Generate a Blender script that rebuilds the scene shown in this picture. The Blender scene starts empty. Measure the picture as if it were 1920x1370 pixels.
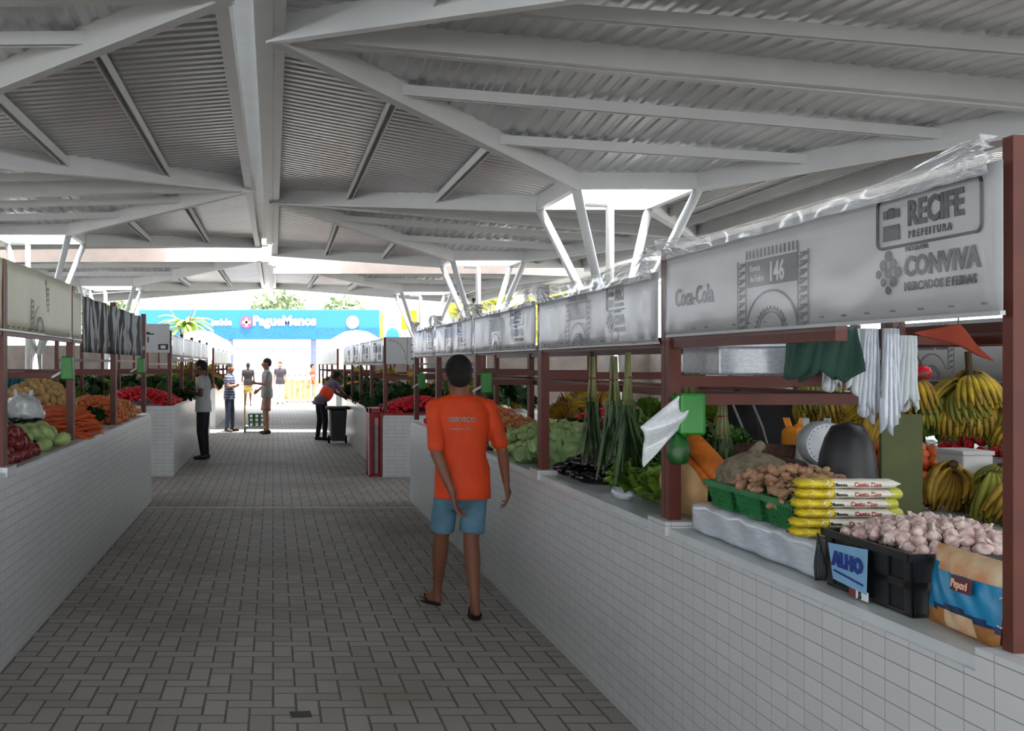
import bpy, math, random
from mathutils import Vector, Matrix, Euler
R = random.Random(7)
S = bpy.context.scene
COL = S.collection
PI = math.pi
H0 = 1.6
# ---------------------------------------------------------------- camera, sky, sun, exposure
cam = bpy.data.cameras.new('camera'); camo = bpy.data.objects.new('camera', cam); COL.objects.link(camo)
camo.location = (0, 0, H0); camo.rotation_euler = (PI/2, 0, 0)
cam.sensor_width = 36; cam.lens = 36*2000/1920; cam.shift_x = 448/1920; cam.shift_y = -3/1920
cam.clip_start = .05; cam.clip_end = 600
S.camera = camo
S.view_settings.view_transform = 'Standard'; S.view_settings.look = 'None'
S.view_settings.exposure = 2.0; S.view_settings.gamma = 1; S.view_settings.use_curve_mapping = False
W = bpy.data.worlds.new('sky'); S.world = W; W.use_nodes = True
bg = W.node_tree.nodes['Background']; bg.inputs[0].default_value = (.90, .95, 1, 1); bg.inputs[1].default_value = 1.35
sun = bpy.data.lights.new('sun', 'SUN'); sun.energy = 5.0; sun.angle = .012; sun.color = (1, .96, .9)
suno = bpy.data.objects.new('sun', sun); COL.objects.link(suno)
suno.rotation_euler = Vector((-.08, .17, -1)).to_track_quat('-Z', 'Y').to_euler(); suno.location = (0, 10, 20)
S.cycles.max_bounces = 8; S.cycles.diffuse_bounces = 5; S.cycles.transparent_max_bounces = 12
S.cycles.sample_clamp_indirect = 6

# ---------------------------------------------------------------- materials
def lin(c): return tuple(((v/12.92) if v <= .04045 else ((v+.055)/1.055)**2.4) for v in (x/255 for x in c))
MC = {}
def M(name, col, rough=.6, metal=0, var=.12, scale=8, bump=0, bscale=60, objvar=0, col2=None, spec=.5, emit=0):
    if name in MC: return MC[name]
    m = bpy.data.materials.new(name); m.use_nodes = True; MC[name] = m
    nt = m.node_tree; b = nt.nodes['Principled BSDF']; L = nt.links
    c = lin(col); c2 = lin(col2) if col2 else tuple(v*(1-var*2) for v in c)
    tc = nt.nodes.new('ShaderNodeTexCoord'); nz = nt.nodes.new('ShaderNodeTexNoise'); nz.inputs['Scale'].default_value = scale; nz.inputs['Detail'].default_value = 4
    L.new(tc.outputs['Object'], nz.inputs['Vector'])
    mx = nt.nodes.new('ShaderNodeMix'); mx.data_type = 'RGBA'
    rp = nt.nodes.new('ShaderNodeMapRange'); rp.inputs[1].default_value = .35; rp.inputs[2].default_value = .65
    L.new(nz.outputs['Fac'], rp.inputs[0]); L.new(rp.outputs[0], mx.inputs[0])
    mx.inputs[6].default_value = (*c, 1); mx.inputs[7].default_value = (*c2, 1)
    out = mx.outputs[2]
    if objvar:
        oi = nt.nodes.new('ShaderNodeObjectInfo'); hs = nt.nodes.new('ShaderNodeHueSaturation'); mr = nt.nodes.new('ShaderNodeMapRange')
        mr.inputs[3].default_value = 1-objvar; mr.inputs[4].default_value = 1+objvar
        L.new(oi.outputs['Random'], mr.inputs[0]); L.new(mr.outputs[0], hs.inputs['Value']); L.new(out, hs.inputs['Color'])
        mh = nt.nodes.new('ShaderNodeMapRange'); mh.inputs[3].default_value = .5-objvar*.07; mh.inputs[4].default_value = .5+objvar*.07
        ml = nt.nodes.new('ShaderNodeMath'); ml.operation = 'MULTIPLY'; ml.inputs[1].default_value = 7.3; fr = nt.nodes.new('ShaderNodeMath'); fr.operation = 'FRACT'
        L.new(oi.outputs['Random'], ml.inputs[0]); L.new(ml.outputs[0], fr.inputs[0]); L.new(fr.outputs[0], mh.inputs[0]); L.new(mh.outputs[0], hs.inputs['Hue'])
        out = hs.outputs[0]
    L.new(out, b.inputs['Base Color'])
    b.inputs['Roughness'].default_value = rough; b.inputs['Metallic'].default_value = metal; b.inputs['Specular IOR Level'].default_value = spec
    if bump:
        n2 = nt.nodes.new('ShaderNodeTexNoise'); n2.inputs['Scale'].default_value = bscale; L.new(tc.outputs['Object'], n2.inputs['Vector'])
        bp = nt.nodes.new('ShaderNodeBump'); bp.inputs['Strength'].default_value = bump; bp.inputs['Distance'].default_value = .01
        L.new(n2.outputs['Fac'], bp.inputs['Height']); L.new(bp.outputs[0], b.inputs['Normal'])
    if emit:
        L.new(out, b.inputs['Emission Color']); b.inputs['Emission Strength'].default_value = emit
    return m

class NT:
    def __init__(s, m): s.t = m.node_tree; s.b = s.t.nodes['Principled BSDF']
    def math(s, op, a, b=0, c=0):
        n = s.t.nodes.new('ShaderNodeMath'); n.operation = op
        for i, v in enumerate((a, b, c)):
            if hasattr(v, 'is_linked') or hasattr(v, 'links'): s.t.links.new(v, n.inputs[i])
            else: n.inputs[i].default_value = v
        return n.outputs[0]
    def mix(s, f, a, b):
        n = s.t.nodes.new('ShaderNodeMix'); n.data_type = 'RGBA'
        for i, v in ((0, f), (6, a), (7, b)):
            if hasattr(v, 'links'): s.t.links.new(v, n.inputs[i])
            elif i == 0: n.inputs[0].default_value = v
            else: n.inputs[i].default_value = (*v, 1)
        return n.outputs[2]
    def pos(s):
        g = s.t.nodes.new('ShaderNodeNewGeometry'); sp = s.t.nodes.new('ShaderNodeSeparateXYZ'); s.t.links.new(g.outputs['Position'], sp.inputs[0])
        sn = s.t.nodes.new('ShaderNodeSeparateXYZ'); s.t.links.new(g.outputs['True Normal'], sn.inputs[0]); s.p = g.outputs['Position']
        return sp.outputs, sn.outputs
    def noise(s, scale, detail=3):
        n = s.t.nodes.new('ShaderNodeTexNoise'); n.inputs['Scale'].default_value = scale; n.inputs['Detail'].default_value = detail
        s.t.links.new(s.p, n.inputs['Vector']); return n.outputs['Fac']
    def bump(s, h, st, dist=.005, inv=False):
        n = s.t.nodes.new('ShaderNodeBump'); n.inputs['Strength'].default_value = st; n.inputs['Distance'].default_value = dist; n.invert = inv
        s.t.links.new(h, n.inputs['Height']); s.t.links.new(n.outputs[0], s.b.inputs['Normal'])

def newmat(name):
    m = bpy.data.materials.new(name); m.use_nodes = True; MC[name] = m; return m, NT(m)

# paver floor: herringbone of concrete blocks
mFloor, n = newmat('paving'); P, N_ = n.pos()
x = n.math('DIVIDE', P[0], .108); y = n.math('DIVIDE', P[1], .108)
i = n.math('FLOOR', x); j = n.math('FLOOR', y)
k = n.math('SUBTRACT', n.math('ADD', i, j), n.math('MULTIPLY', n.math('FLOOR', n.math('DIVIDE', n.math('ADD', i, j), 4)), 4))
u = n.math('FRACT', x); v = n.math('FRACT', y)
u = n.math('SUBTRACT', x, i); v = n.math('SUBTRACT', y, j)
ks = [n.math('COMPARE', k, q, .1) for q in range(4)]
G = .055
eL = n.math('MULTIPLY', n.math('LESS_THAN', u, G), n.math('SUBTRACT', 1, ks[1]))
eR = n.math('MULTIPLY', n.math('GREATER_THAN', u, 1-G), n.math('SUBTRACT', 1, ks[0]))
eB = n.math('MULTIPLY', n.math('LESS_THAN', v, G), n.math('SUBTRACT', 1, ks[3]))
eT = n.math('MULTIPLY', n.math('GREATER_THAN', v, 1-G), n.math('SUBTRACT', 1, ks[2]))
edge = n.math('MAXIMUM', n.math('MAXIMUM', eL, eR), n.math('MAXIMUM', eB, eT))
bi = n.math('SUBTRACT', i, ks[1]); bj = n.math('SUBTRACT', j, ks[3])
cb = n.t.nodes.new('ShaderNodeCombineXYZ'); n.t.links.new(bi, cb.inputs[0]); n.t.links.new(bj, cb.inputs[1])
wn = n.t.nodes.new('ShaderNodeTexWhiteNoise'); n.t.links.new(cb.outputs[0], wn.inputs['Vector'])
base = n.mix(wn.outputs['Value'], lin((158, 154, 148)), lin((176, 171, 166)))
st = n.math('SMOOTHSTEP', n.noise(.55, 5), .42, .7) if False else n.noise(.55, 5)
mr = n.t.nodes.new('ShaderNodeMapRange'); mr.inputs[1].default_value = .48; mr.inputs[2].default_value = .68; mr.inputs[4].default_value = .55; n.t.links.new(st, mr.inputs[0])
base = n.mix(mr.outputs[0], base, lin((120, 106, 90)))
fine = n.noise(90, 3)
base = n.mix(n.math('MULTIPLY', fine, .35), base, lin((124, 121, 116)))
# grime that gathers along the foot of the two counters
gr = n.math('MULTIPLY', n.math('LESS_THAN', n.math('ABSOLUTE', n.math('SUBTRACT', n.math('ABSOLUTE', P[0]), 1.5)), 3.2), 1)
jf = n.mix(n.math('MULTIPLY', n.noise(6, 2), .9), lin((72, 69, 66)), lin((122, 118, 112)))
base = n.mix(edge, base, jf)
n.t.links.new(base, n.b.inputs['Base Color']); n.b.inputs['Roughness'].default_value = .75; n.bump(edge, .6, .004, True)

def tile_mat(name, tw, th, tint, grout=(128, 130, 132)):
    m, n = newmat(name); P, N_ = n.pos()
    sel = n.math('GREATER_THAN', n.math('ABSOLUTE', N_[0]), .5)
    c = n.math('ADD', n.math('MULTIPLY', sel, P[1]), n.math('MULTIPLY', n.math('SUBTRACT', 1, sel), P[0]))
    seltop = n.math('GREATER_THAN', n.math('ABSOLUTE', N_[2]), .5)
    r = n.math('ADD', n.math('MULTIPLY', n.math('SUBTRACT', 1, seltop), P[2]), n.math('MULTIPLY', seltop, P[0]))
    c = n.math('ADD', n.math('MULTIPLY', n.math('SUBTRACT', 1, seltop), c), n.math('MULTIPLY', seltop, P[1]))
    fu = n.math('DIVIDE', n.math('ADD', c, 50), tw); fv = n.math('DIVIDE', n.math('ADD', r, .035), th)
    iu = n.math('FLOOR', fu); iv = n.math('FLOOR', fv); a = n.math('SUBTRACT', fu, iu); b = n.math('SUBTRACT', fv, iv)
    e = n.math('MAXIMUM', n.math('LESS_THAN', a, .0022/tw), n.math('LESS_THAN', b, .0026/th))
    cb = n.t.nodes.new('ShaderNodeCombineXYZ'); n.t.links.new(iu, cb.inputs[0]); n.t.links.new(iv, cb.inputs[1])
    wn = n.t.nodes.new('ShaderNodeTexWhiteNoise'); n.t.links.new(cb.outputs[0], wn.inputs['Vector'])
    base = n.mix(wn.outputs['Value'], lin(tint), lin(tuple(t*.965 for t in tint)))
    base = n.mix(e, base, lin(grout)); n.t.links.new(base, n.b.inputs['Base Color'])
    n.b.inputs['Roughness'].default_value = .28; n.bump(e, .5, .002, True); return m
mTile = tile_mat('white_tile', .106, .054, (204, 206, 208), (126, 127, 129))

def wave_plastic(name, col, alpha, rough):
    m = bpy.data.materials.new(name); m.use_nodes = True; nt = m.node_tree; b = nt.nodes['Principled BSDF']; MC[name] = m
    b.inputs['Base Color'].default_value = (*lin(col), 1); b.inputs['Roughness'].default_value = rough
    nz = nt.nodes.new('ShaderNodeTexNoise'); nz.inputs['Scale'].default_value = 14; mr = nt.nodes.new('ShaderNodeMapRange')
    mr.inputs[3].default_value = alpha*.55; mr.inputs[4].default_value = min(1, alpha*1.5); nt.links.new(nz.outputs['Fac'], mr.inputs[0])
    nt.links.new(mr.outputs[0], b.inputs['Alpha']); b.inputs['Specular IOR Level'].default_value = .9
    b.inputs['Coat Weight'].default_value = .8; b.inputs['Coat Roughness'].default_value = .08
    return m
mFilm = wave_plastic('clear_film', (220, 223, 226), .34, .1)
mFilmThin = wave_plastic('thin_clear_film', (225, 226, 228), .06, .1)
mBagClear = wave_plastic('thin_white_plastic', (222, 228, 232), .9, .3)
mBagClear2 = wave_plastic('milky_plastic', (205, 212, 222), .95, .28)
mClearBox = wave_plastic('clear_box_plastic', (190, 195, 205), .6, .2)

mPaint = M('white_paint', (205, 207, 207), .45, 0, .03, 3)
mRib = M('roof_sheet', (204, 206, 208), .32, .4, .06, 1.2)
mBrown = M('brown_paint', (92, 34, 16), .5, 0, .12, 10)
mWallG = M('stall_wall_render', (136, 126, 120), .85, 0, .12, 2)
mTop = M('counter_top', (200, 206, 208), .3, 0, .05, 6)
mVinyl = M('vinyl_grey', (173, 174, 175), .36, 0, .03, 5)
mVinyl2 = M('vinyl_cream', (188, 186, 164), .5, 0, .05, 4)
mInk = M('dark_ink', (26, 26, 30), .5)
mInkG = M('grey_ink', (96, 97, 100), .5)
mInkL = M('light_ink', (205, 206, 208), .5)
mBlack = M('black_plastic', (22, 22, 25), .45)
mBlack2 = M('black_matte', (16, 17, 20), .8)
mGreenP = M('green_plastic', (18, 128, 24), .35, 0, .08)
mGreenC = M('green_crate_plastic', (32, 118, 62), .45, 0, .1)
mDkGreen = M('dark_green_cloth', (18, 58, 46), .8, 0, .15)
mTerra = M('terracotta_cloth', (148, 52, 24), .8, 0, .1)
mSteel = M('brushed_steel', (180, 182, 186), .3, .8, .05)
mWhite = M('white_plastic', (225, 226, 226), .4, 0, .03)
mRed = M('red_enamel', (150, 18, 28), .35, 0, .1)
mRedLED = M('red_display', (255, 60, 70), .4, 0, .05, emit=1.2)

# ---------------------------------------------------------------- mesh builder
class MB:
    def __init__(s): s.v = []; s.f = []; s.mi = []; s.cur = 0
    def add(s, vs, fs):
        o = len(s.v); s.v += [tuple(p) for p in vs]; s.f += [tuple(q+o for q in f) for f in fs]; s.mi += [s.cur]*len(fs); return s
    def box(s, x0, x1, y0, y1, z0, z1):
        vs = [(a, b, c) for c in (z0, z1) for b in (y0, y1) for a in (x0, x1)]
        return s.add(vs, [(0, 2, 3, 1), (4, 5, 7, 6), (0, 1, 5, 4), (2, 6, 7, 3), (0, 4, 6, 2), (1, 3, 7, 5)])
    def beam(s, p, q, w, h, top=True):
        p = Vector(p); q = Vector(q); d = (q-p).normalized(); up = Vector((0, 0, 1))
        if abs(d.z) > .95: up = Vector((0, 1, 0))
        sd = d.cross(up).normalized(); u2 = sd.cross(d).normalized()
        a0, a1 = (-h, 0) if top else (-h/2, h/2)
        vs = [c+sd*w/2*i+u2*j for c in (p, q) for j in (a0, a1) for i in (-1, 1)]
        return s.add(vs, [(0, 1, 3, 2), (4, 6, 7, 5), (0, 4, 5, 1), (2, 3, 7, 6), (0, 2, 6, 4), (1, 5, 7, 3)])
    def tube(s, pts, r, seg=8, cap=True):
        pts = [Vector(p) for p in pts]; rs = r if isinstance(r, (list, tuple)) else [r]*len(pts)
        vs = []; pr = None
        for i, p in enumerate(pts):
            d = (pts[min(i+1, len(pts)-1)]-pts[max(i-1, 0)]).normalized()
            if pr is None: pr = d.orthogonal().normalized()
            a = (pr-d*pr.dot(d)).normalized(); b = d.cross(a); pr = a
            vs += [p+(a*math.cos(2*PI*k/seg)+b*math.sin(2*PI*k/seg))*rs[i] for k in range(seg)]
        fs = [(i*seg+k, i*seg+(k+1) % seg, (i+1)*seg+(k+1) % seg, (i+1)*seg+k) for i in range(len(pts)-1) for k in range(seg)]
        if cap: fs += [tuple(range(seg))[::-1], tuple((len(pts)-1)*seg+k for k in range(seg))]
        return s.add(vs, fs)
    def loft(s, rings, seg=16):   # rings: (z,cx,cy,rx,ry)
        vs = [(c[1]+c[3]*math.cos(2*PI*k/seg), c[2]+c[4]*math.sin(2*PI*k/seg), c[0]) for c in rings for k in range(seg)]
        fs = [(i*seg+k, i*seg+(k+1) % seg, (i+1)*seg+(k+1) % seg, (i+1)*seg+k) for i in range(len(rings)-1) for k in range(seg)]
        fs += [tuple(range(seg))[::-1], tuple((len(rings)-1)*seg+k for k in range(seg))]
        return s.add(vs, fs)
    def lathe(s, prof, seg=12, c=(0, 0, 0)): return s.loft([(z+c[2], c[0], c[1], r, r) for r, z in prof], seg)
    def ell(s, c, r, seg=12, rot=None):
        n = seg//2+1; vs = []; m = Euler(rot).to_matrix() if rot else None
        for i in range(n+1):
            t = PI*i/n
            for k in range(seg):
                p = Vector((r[0]*math.sin(t)*math.cos(2*PI*k/seg), r[1]*math.sin(t)*math.sin(2*PI*k/seg), -r[2]*math.cos(t)))
                vs.append((m @ p if m else p)+Vector(c))
        fs = [(i*seg+k, i*seg+(k+1) % seg, (i+1)*seg+(k+1) % seg, (i+1)*seg+k) for i in range(n) for k in range(seg)]
        return s.add(vs, fs)
    def grid(s, f, nu, nv):
        vs = [f(a/nu, b/nv) for b in range(nv+1) for a in range(nu+1)]
        return s.add(vs, [(b*(nu+1)+a, b*(nu+1)+a+1, (b+1)*(nu+1)+a+1, (b+1)*(nu+1)+a) for b in range(nv) for a in range(nu)])
    def poly(s, pts, n, t):   # flat prism: pts around, extruded by vector n*t
        n = Vector(n)*t; k = len(pts); vs = [Vector(p) for p in pts]+[Vector(p)+n for p in pts]
        return s.add(vs, [tuple(range(k))[::-1], tuple(range(k, 2*k))]+[(i, (i+1) % k, k+(i+1) % k, k+i) for i in range(k)])
    def mesh(s, name, mats, smooth=False):
        me = bpy.data.meshes.new(name); me.from_pydata(s.v, [], s.f)
        for m in (mats if isinstance(mats, (list, tuple)) else [mats]): me.materials.append(m)
        if any(s.mi): me.polygons.foreach_set('material_index', s.mi)
        if smooth: me.polygons.foreach_set('use_smooth', [True]*len(me.polygons))
        me.update(); return me
    def obj(s, name, mats, parent=None, smooth=False, loc=None, rot=None):
        return link(name, s.mesh(name, mats, smooth), parent, loc, rot)
def link(name, me, parent=None, loc=None, rot=None):
    o = bpy.data.objects.new(name, me); COL.objects.link(o)
    if parent is not None: o.parent = parent
    if loc is not None: o.location = loc
    if rot is not None: o.rotation_euler = rot
    return o
def tag(o, label, cat, group=None, kind=None):
    o['label'] = label; o['category'] = cat
    if group: o['group'] = group
    if kind: o['kind'] = kind
    return o
def struct(o): o['kind'] = 'structure'; return o
def thing(name, label, cat, loc=(0, 0, 0), rz=0, group=None, kind=None):
    o = link(name, None, None, loc, (0, 0, rz)); o.empty_display_size = .1; return tag(o, label, cat, group, kind)
def solid(o, t=.002):
    m = o.modifiers.new('thickness', 'SOLIDIFY'); m.thickness = t; m.offset = 0; return o
def bev(o, w=.004, n=2):
    m = o.modifiers.new('soft_edges', 'BEVEL'); m.width = w; m.segments = n; m.limit_method = 'ANGLE'; return o
def text(body, size, parent, X, y, z, side, mat, sx=1, bold=0, name='lettering', align='LEFT', frontal=False, up=None):
    c = bpy.data.curves.new(name, 'FONT'); c.body = body; c.size = size; c.extrude = .0012; c.offset = bold; c.align_x = align; c.resolution_u = 2
    c.materials.append(mat); tmp = bpy.data.objects.new('tmp', c); COL.objects.link(tmp); bpy.context.view_layer.update()
    me = bpy.data.meshes.new_from_object(tmp); bpy.data.objects.remove(tmp); o = link(name, me, parent)
    if frontal: m = Matrix(((sx, 0, 0), (0, 0, -1), (0, 1, 0)))
    elif side > 0: m = Matrix(((0, 0, -1), (-sx, 0, 0), (0, 1, 0)))     # on the right row, faces -X
    else: m = Matrix(((0, 0, 1), (sx, 0, 0), (0, 1, 0)))
    mm = m.to_4x4(); mm.translation = (X, y, z); o.matrix_basis = mm; return o

# ---------------------------------------------------------------- floor and ground
struct(MB().box(-7.2, 7.2, -14, 40.5, -.1, 0).obj('floor', mFloor))
mGround = M('pale_concrete', (196, 192, 186), .85, 0, .06, 1.5)
g = MB()
for a in ((-60, -7.2, -20, 120), (7.2, 60, -20, 120), (-7.2, 7.2, 40.5, 120), (-7.2, 7.2, -20, -14)): g.box(a[0], a[1], a[2], a[3], -.12, -.01)
struct(g.obj('ground', mGround))
struct(MB().box(-7.2, 7.2, 11.80, 11.92, -.02, .004).obj('trim_1', M('kerb_concrete', (190, 186, 180), .8)))
struct(MB().box(-7.2, 7.2, 25.9, 25.98, -.02, .004).obj('trim_2', MC['kerb_concrete']))

# ---------------------------------------------------------------- roof
def lerp(a, b, t): return a+(b-a)*t
def rib_panel(name, par, O, I):
    """O: outer edge corners a,b ; I: inner edge corners a,b ; both edges run along the same axis"""
    O = [Vector(p) for p in O]; I = [Vector(p) for p in I]
    ax = 0 if abs(O[0].x-O[1].x) > abs(O[0].y-O[1].y) else 1; ay = 1-ax
    if O[0][ax] > O[1][ax]: O.reverse(); I.reverse()
    def at(s, t):
        sl = lerp(O[0][ax], I[0][ax], t); sr = lerp(O[1][ax], I[1][ax], t); u = min(1, max(0, (s-sl)/max(1e-6, sr-sl)))
        z = lerp(lerp(O[0].z, O[1].z, u), lerp(I[0].z, I[1].z, u), t); p = [0, 0, z]; p[ax] = s; p[ay] = lerp(O[0][ay], I[0][ay], t); return p
    s0, s1 = O[0][ax], O[1][ax]; n = max(4, int((s1-s0)/.16)); cols = []
    for q in range(n):
        for fr, dz in ((0, 0), (.45, 0), (.6, .016), (.88, .016)): cols.append((s0+(q+fr)*(s1-s0)/n, dz))
    cols.append((s1, 0)); vs = []
    for s, dz in cols:
        t1 = 1
        if s < I[0][ax]: t1 = (s-O[0][ax])/(I[0][ax]-O[0][ax])
        elif s > I[1][ax]: t1 = (O[1][ax]-s)/(O[1][ax]-I[1][ax])
        for t in (0, t1*.5, t1):
            p = at(s, max(0, t)); p[2] += dz; vs.append(p)
    fs = [(c*3+r, c*3+r+1, c*3+r+4, c*3+r+3) for c in range(len(cols)-1) for r in (0, 1)]
    o = MB().add(vs, fs).obj(name, mRib, par); solid(o, .004)
    return at
def roof_module(x0, x1, y0, y1, hs, ring, hr, strut=True, np_=2):
    """x0 inner ridge edge, x1 outer edge; hs heights (bottom of beams) at (x0y0, x0y1, x1y0, x1y1)"""
    root = struct(link('ceiling', None)); T = .2
    xa, xb, ya, yb = ring
    C = {(0, 0): Vector((x0, y0, H0+hs[0]+T)), (0, 1): Vector((x0, y1, H0+hs[1]+T)), (1, 0): Vector((x1, y0, H0+hs[2]+T)), (1, 1): Vector((x1, y1, H0+hs[3]+T))}
    Q = {(0, 0): Vector((xa, ya, H0+hr+T)), (0, 1): Vector((xa, yb, H0+hr+T)), (1, 0): Vector((xb, ya, H0+hr+T)), (1, 1): Vector((xb, yb, H0+hr+T))}
    for a, b in (((0, 0), (1, 0)), ((0, 1), (1, 1)), ((0, 0), (0, 1)), ((1, 0), (1, 1))):
        rib_panel('sheet_panel', root, (C[a], C[b]), (Q[a], Q[b]))
        d = Vector((0, 0, -.03))
        e = Vector((0, 0, .034)); inn = (Q[a]+Q[b]-C[a]-C[b]); inn.z = 0; ax_ = 1 if abs(C[a].y-C[b].y) < .01 else 0
        iv = Vector((0, 0, 0)); iv[ax_] = math.copysign(.052, inn[ax_])
        MB().beam(C[a]+e+iv, C[b]+e+iv, .1, T+.03).obj('edge_beam', mPaint, root)
        MB().beam(Q[a]+e, Q[b]+e, .09, T+.02).obj('ring_beam', mPaint, root)
        for q in range(1, np_+1):
            t = q/(np_+1); p = C[a].lerp(Q[a], t)+d; r = C[b].lerp(Q[b], t)+d
            pm = MB(); sd = (r-p).normalized().cross(Vector((0, 0, 1)))*.035
            pm.beam(p+sd, r+sd, .012, .1); pm.beam(p-sd, r-sd, .012, .1); pm.beam(p-Vector((0, 0, .0)), r, .07, .012)
            pm.obj('purlin', mPaint, root)
    for kq in C:
        MB().beam(C[kq]+Vector((0, 0, .036)), Q[kq]+Vector((0, 0, .036)), .11, T+.05).obj('hip_beam', mPaint, root)
    return Q
RM = [(0.0, 7.1, -.2, 9.0, (2.72, 2.72, 2.1, 2.1), (3.58, 5.03, 3.7, 5.2), 2.07),
      (0.0, 7.1, 9.0, 17.9, (2.72, 2.70, 2.08, 2.08), (3.58, 5.03, 12.6, 14.3), 2.05),
      (0.0, 7.1, 17.9, 24.3, (2.70, 2.47, 2.08, 2.2), (3.58, 5.03, 21.3, 22.6), 2.05),
      (0.0, 7.1, 25.4, 37.8, (2.34, 2.66, 2.08, 2.1), (3.58, 5.03, 29.8, 31.2), 2.0)]
LM = [(-.30, -7.1, -1.6, 7.1, (2.42, 2.42, 2.35, 2.35), (-3.58, -5.03, 1.6, 3.0), 2.2),
      (-.30, -7.1, 7.1, 15.3, (2.42, 2.48, 2.35, 2.3), (-3.58, -5.03, 10.1, 11.6), 2.2),
      (-.30, -7.1, 15.3, 24.0, (2.48, 2.62, 2.3, 2.55), (-3.58, -5.03, 18.7, 20.2), 2.25),
      (-.30, -7.1, 25.3, 37.8, (2.45, 2.66, 2.40, 2.1), (-3.58, -5.03, 27.6, 29.1), 2.0)]
where = {1: ['nearest the camera, right side', 'rising behind the stall banner marked 146', 'second from the front on the right side', 'far end of the right side'],
         -1: ['nearest the camera, left side', 'above the cream banner on the left', 'behind the cream banner on the left', 'far end of the left side']}
for side, mods in ((1, RM), (-1, LM)):
    for q, (x0, x1, y0, y1, hs, ring, hr) in enumerate(mods):
        Q = roof_module(x0, x1, y0, y1, hs, ring, hr)
        cx = (ring[0]+ring[1])/2; cy = (ring[2]+ring[3])/2
        t = thing('branching_column', 'white steel column with four slanting struts under a square skylight, '+where[side][q], 'column', (cx, cy, 0), group='branching columns')
        zt = 1.78
        MB().tube([(0, 0, 0), (0, 0, zt)], .09, 14).obj('post', mPaint, t, True)
        for kq, p in Q.items():
            MB().tube([(0, 0, zt-.1), (p.x-cx, p.y-cy, p.z-.18)], .055, 12).obj('strut', mPaint, t, True)
        MB().tube([(-.12, -.2, 0), (-.12, -.2, H0+hr-.12), (-.16, -.2, H0+hr-.06), (-.42, -.2, H0+hr-.05)], .05, 12).obj('drain_pipe', mWhite, t, True)
        rg = MB(); rz = H0+hr+.205
        rg.box(min(ring[:2])-.1, max(ring[:2])+.1, ring[2]-.08, ring[2], rz, rz+.16); rg.box(min(ring[:2])-.1, max(ring[:2])+.1, ring[3], ring[3]+.08, rz, rz+.16)
        rg.box(min(ring[:2])-.1, min(ring[:2]), ring[2], ring[3], rz, rz+.16); rg.box(max(ring[:2]), max(ring[:2])+.1, ring[2], ring[3], rz, rz+.16)
        struct(rg.obj('trim_skylight', mPaint))
# ridge box beam on the right side of the slot
struct(MB().box(-.15, 0, -.2, 24.3, H0+2.72, H0+3.15).obj('trim_ridge', mPaint))
struct(MB().box(-.12, 0, 25.4, 37.8, H0+2.36, H0+2.9).obj('trim_ridge', mPaint))
struct(MB().box(-.95, -.15, -1.6, 24.2, H0+2.84, H0+2.87).obj('trim_slot_sunshade', mPaint))  # sheet added over the slot to keep a sun stripe off the floor
struct(MB().box(-.95, -.12, 25.4, 37.8, H0+2.84, H0+2.87).obj('trim_slot_sunshade', mPaint))  # same added sun cover, past the gap
# lit fascias past the roof gap
mBrick = M('brick_fascia', (214, 196, 186), .8, 0, .05, 3)
struct(MB().box(-7.1, -.1, 25.3, 25.4, H0+2.42, H0+2.78).obj('trim_fascia', mBrick))
struct(MB().box(.0, 7.1, 25.4, 25.5, H0+2.15, H0+2.5).obj('trim_fascia', mBrick))
for a_, b_ in ((-7.1, -2.5), (1.7, 7.1)): struct(MB().box(a_, b_, 23.9, 25.9, H0+3.2, H0+3.24).obj('trim_gap_shade', mPaint))  # unseen covers added above the gap to shade the outer fascia ends
rr_ = struct(link('ceiling', None)); rib_panel('sheet_panel', rr_, ((-13.5, -14, H0+2.6), (13.5, -14, H0+2.6)), ((-13.5, -1.65, H0+2.62), (13.5, -1.65, H0+2.62)))
for q_ in range(5): MB().box(-13.5, 13.5, -13.5+q_*2.9, -13.4+q_*2.9, H0+2.4, H0+2.58).obj('purlin', mPaint, rr_)
struct(MB().box(3.4, 13.2, 37.5, 37.7, 0, 2.25).obj('wall_back', mWallG)); struct(MB().box(-13.2, -3.4, 37.5, 37.7, 0, 2.25).obj('wall_back', mWallG))
# outer roofs over the side aisles
for sgn in (1, -1):
    for y0, y1 in ((-1.6, 24.2), (25.3, 37.8)):
        r = struct(link('ceiling', None)); h = 2.08 if sgn > 0 else 2.3
        rib_panel('sheet_panel', r, ((sgn*13.5, y0, H0+2.9), (sgn*13.5, y1, H0+2.9)), ((sgn*7.1, y0, H0+h+.2), (sgn*7.1, y1, H0+h+.2)))
        for q in range(4):
            xx = sgn*(7.1+q*2.1); zz = H0+lerp(h+.2, 2.9, q*2.1/6.4)-.03
            MB().beam((xx, y0, zz), (xx, y1, zz), .1, .16).obj('purlin', mPaint, r)
# brackets with small lamps? none: perimeter walls and background at the sides
mWallW = M('white_render', (214, 206, 200), .8, 0, .04, 1)
struct(MB().box(13.2, 13.4, -14, 40, 0, 2.3).obj('wall_right', mWallG)); struct(MB().box(-13.4, -13.2, -14, 40, 0, 2.3).obj('wall_left', mWallG))
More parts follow.
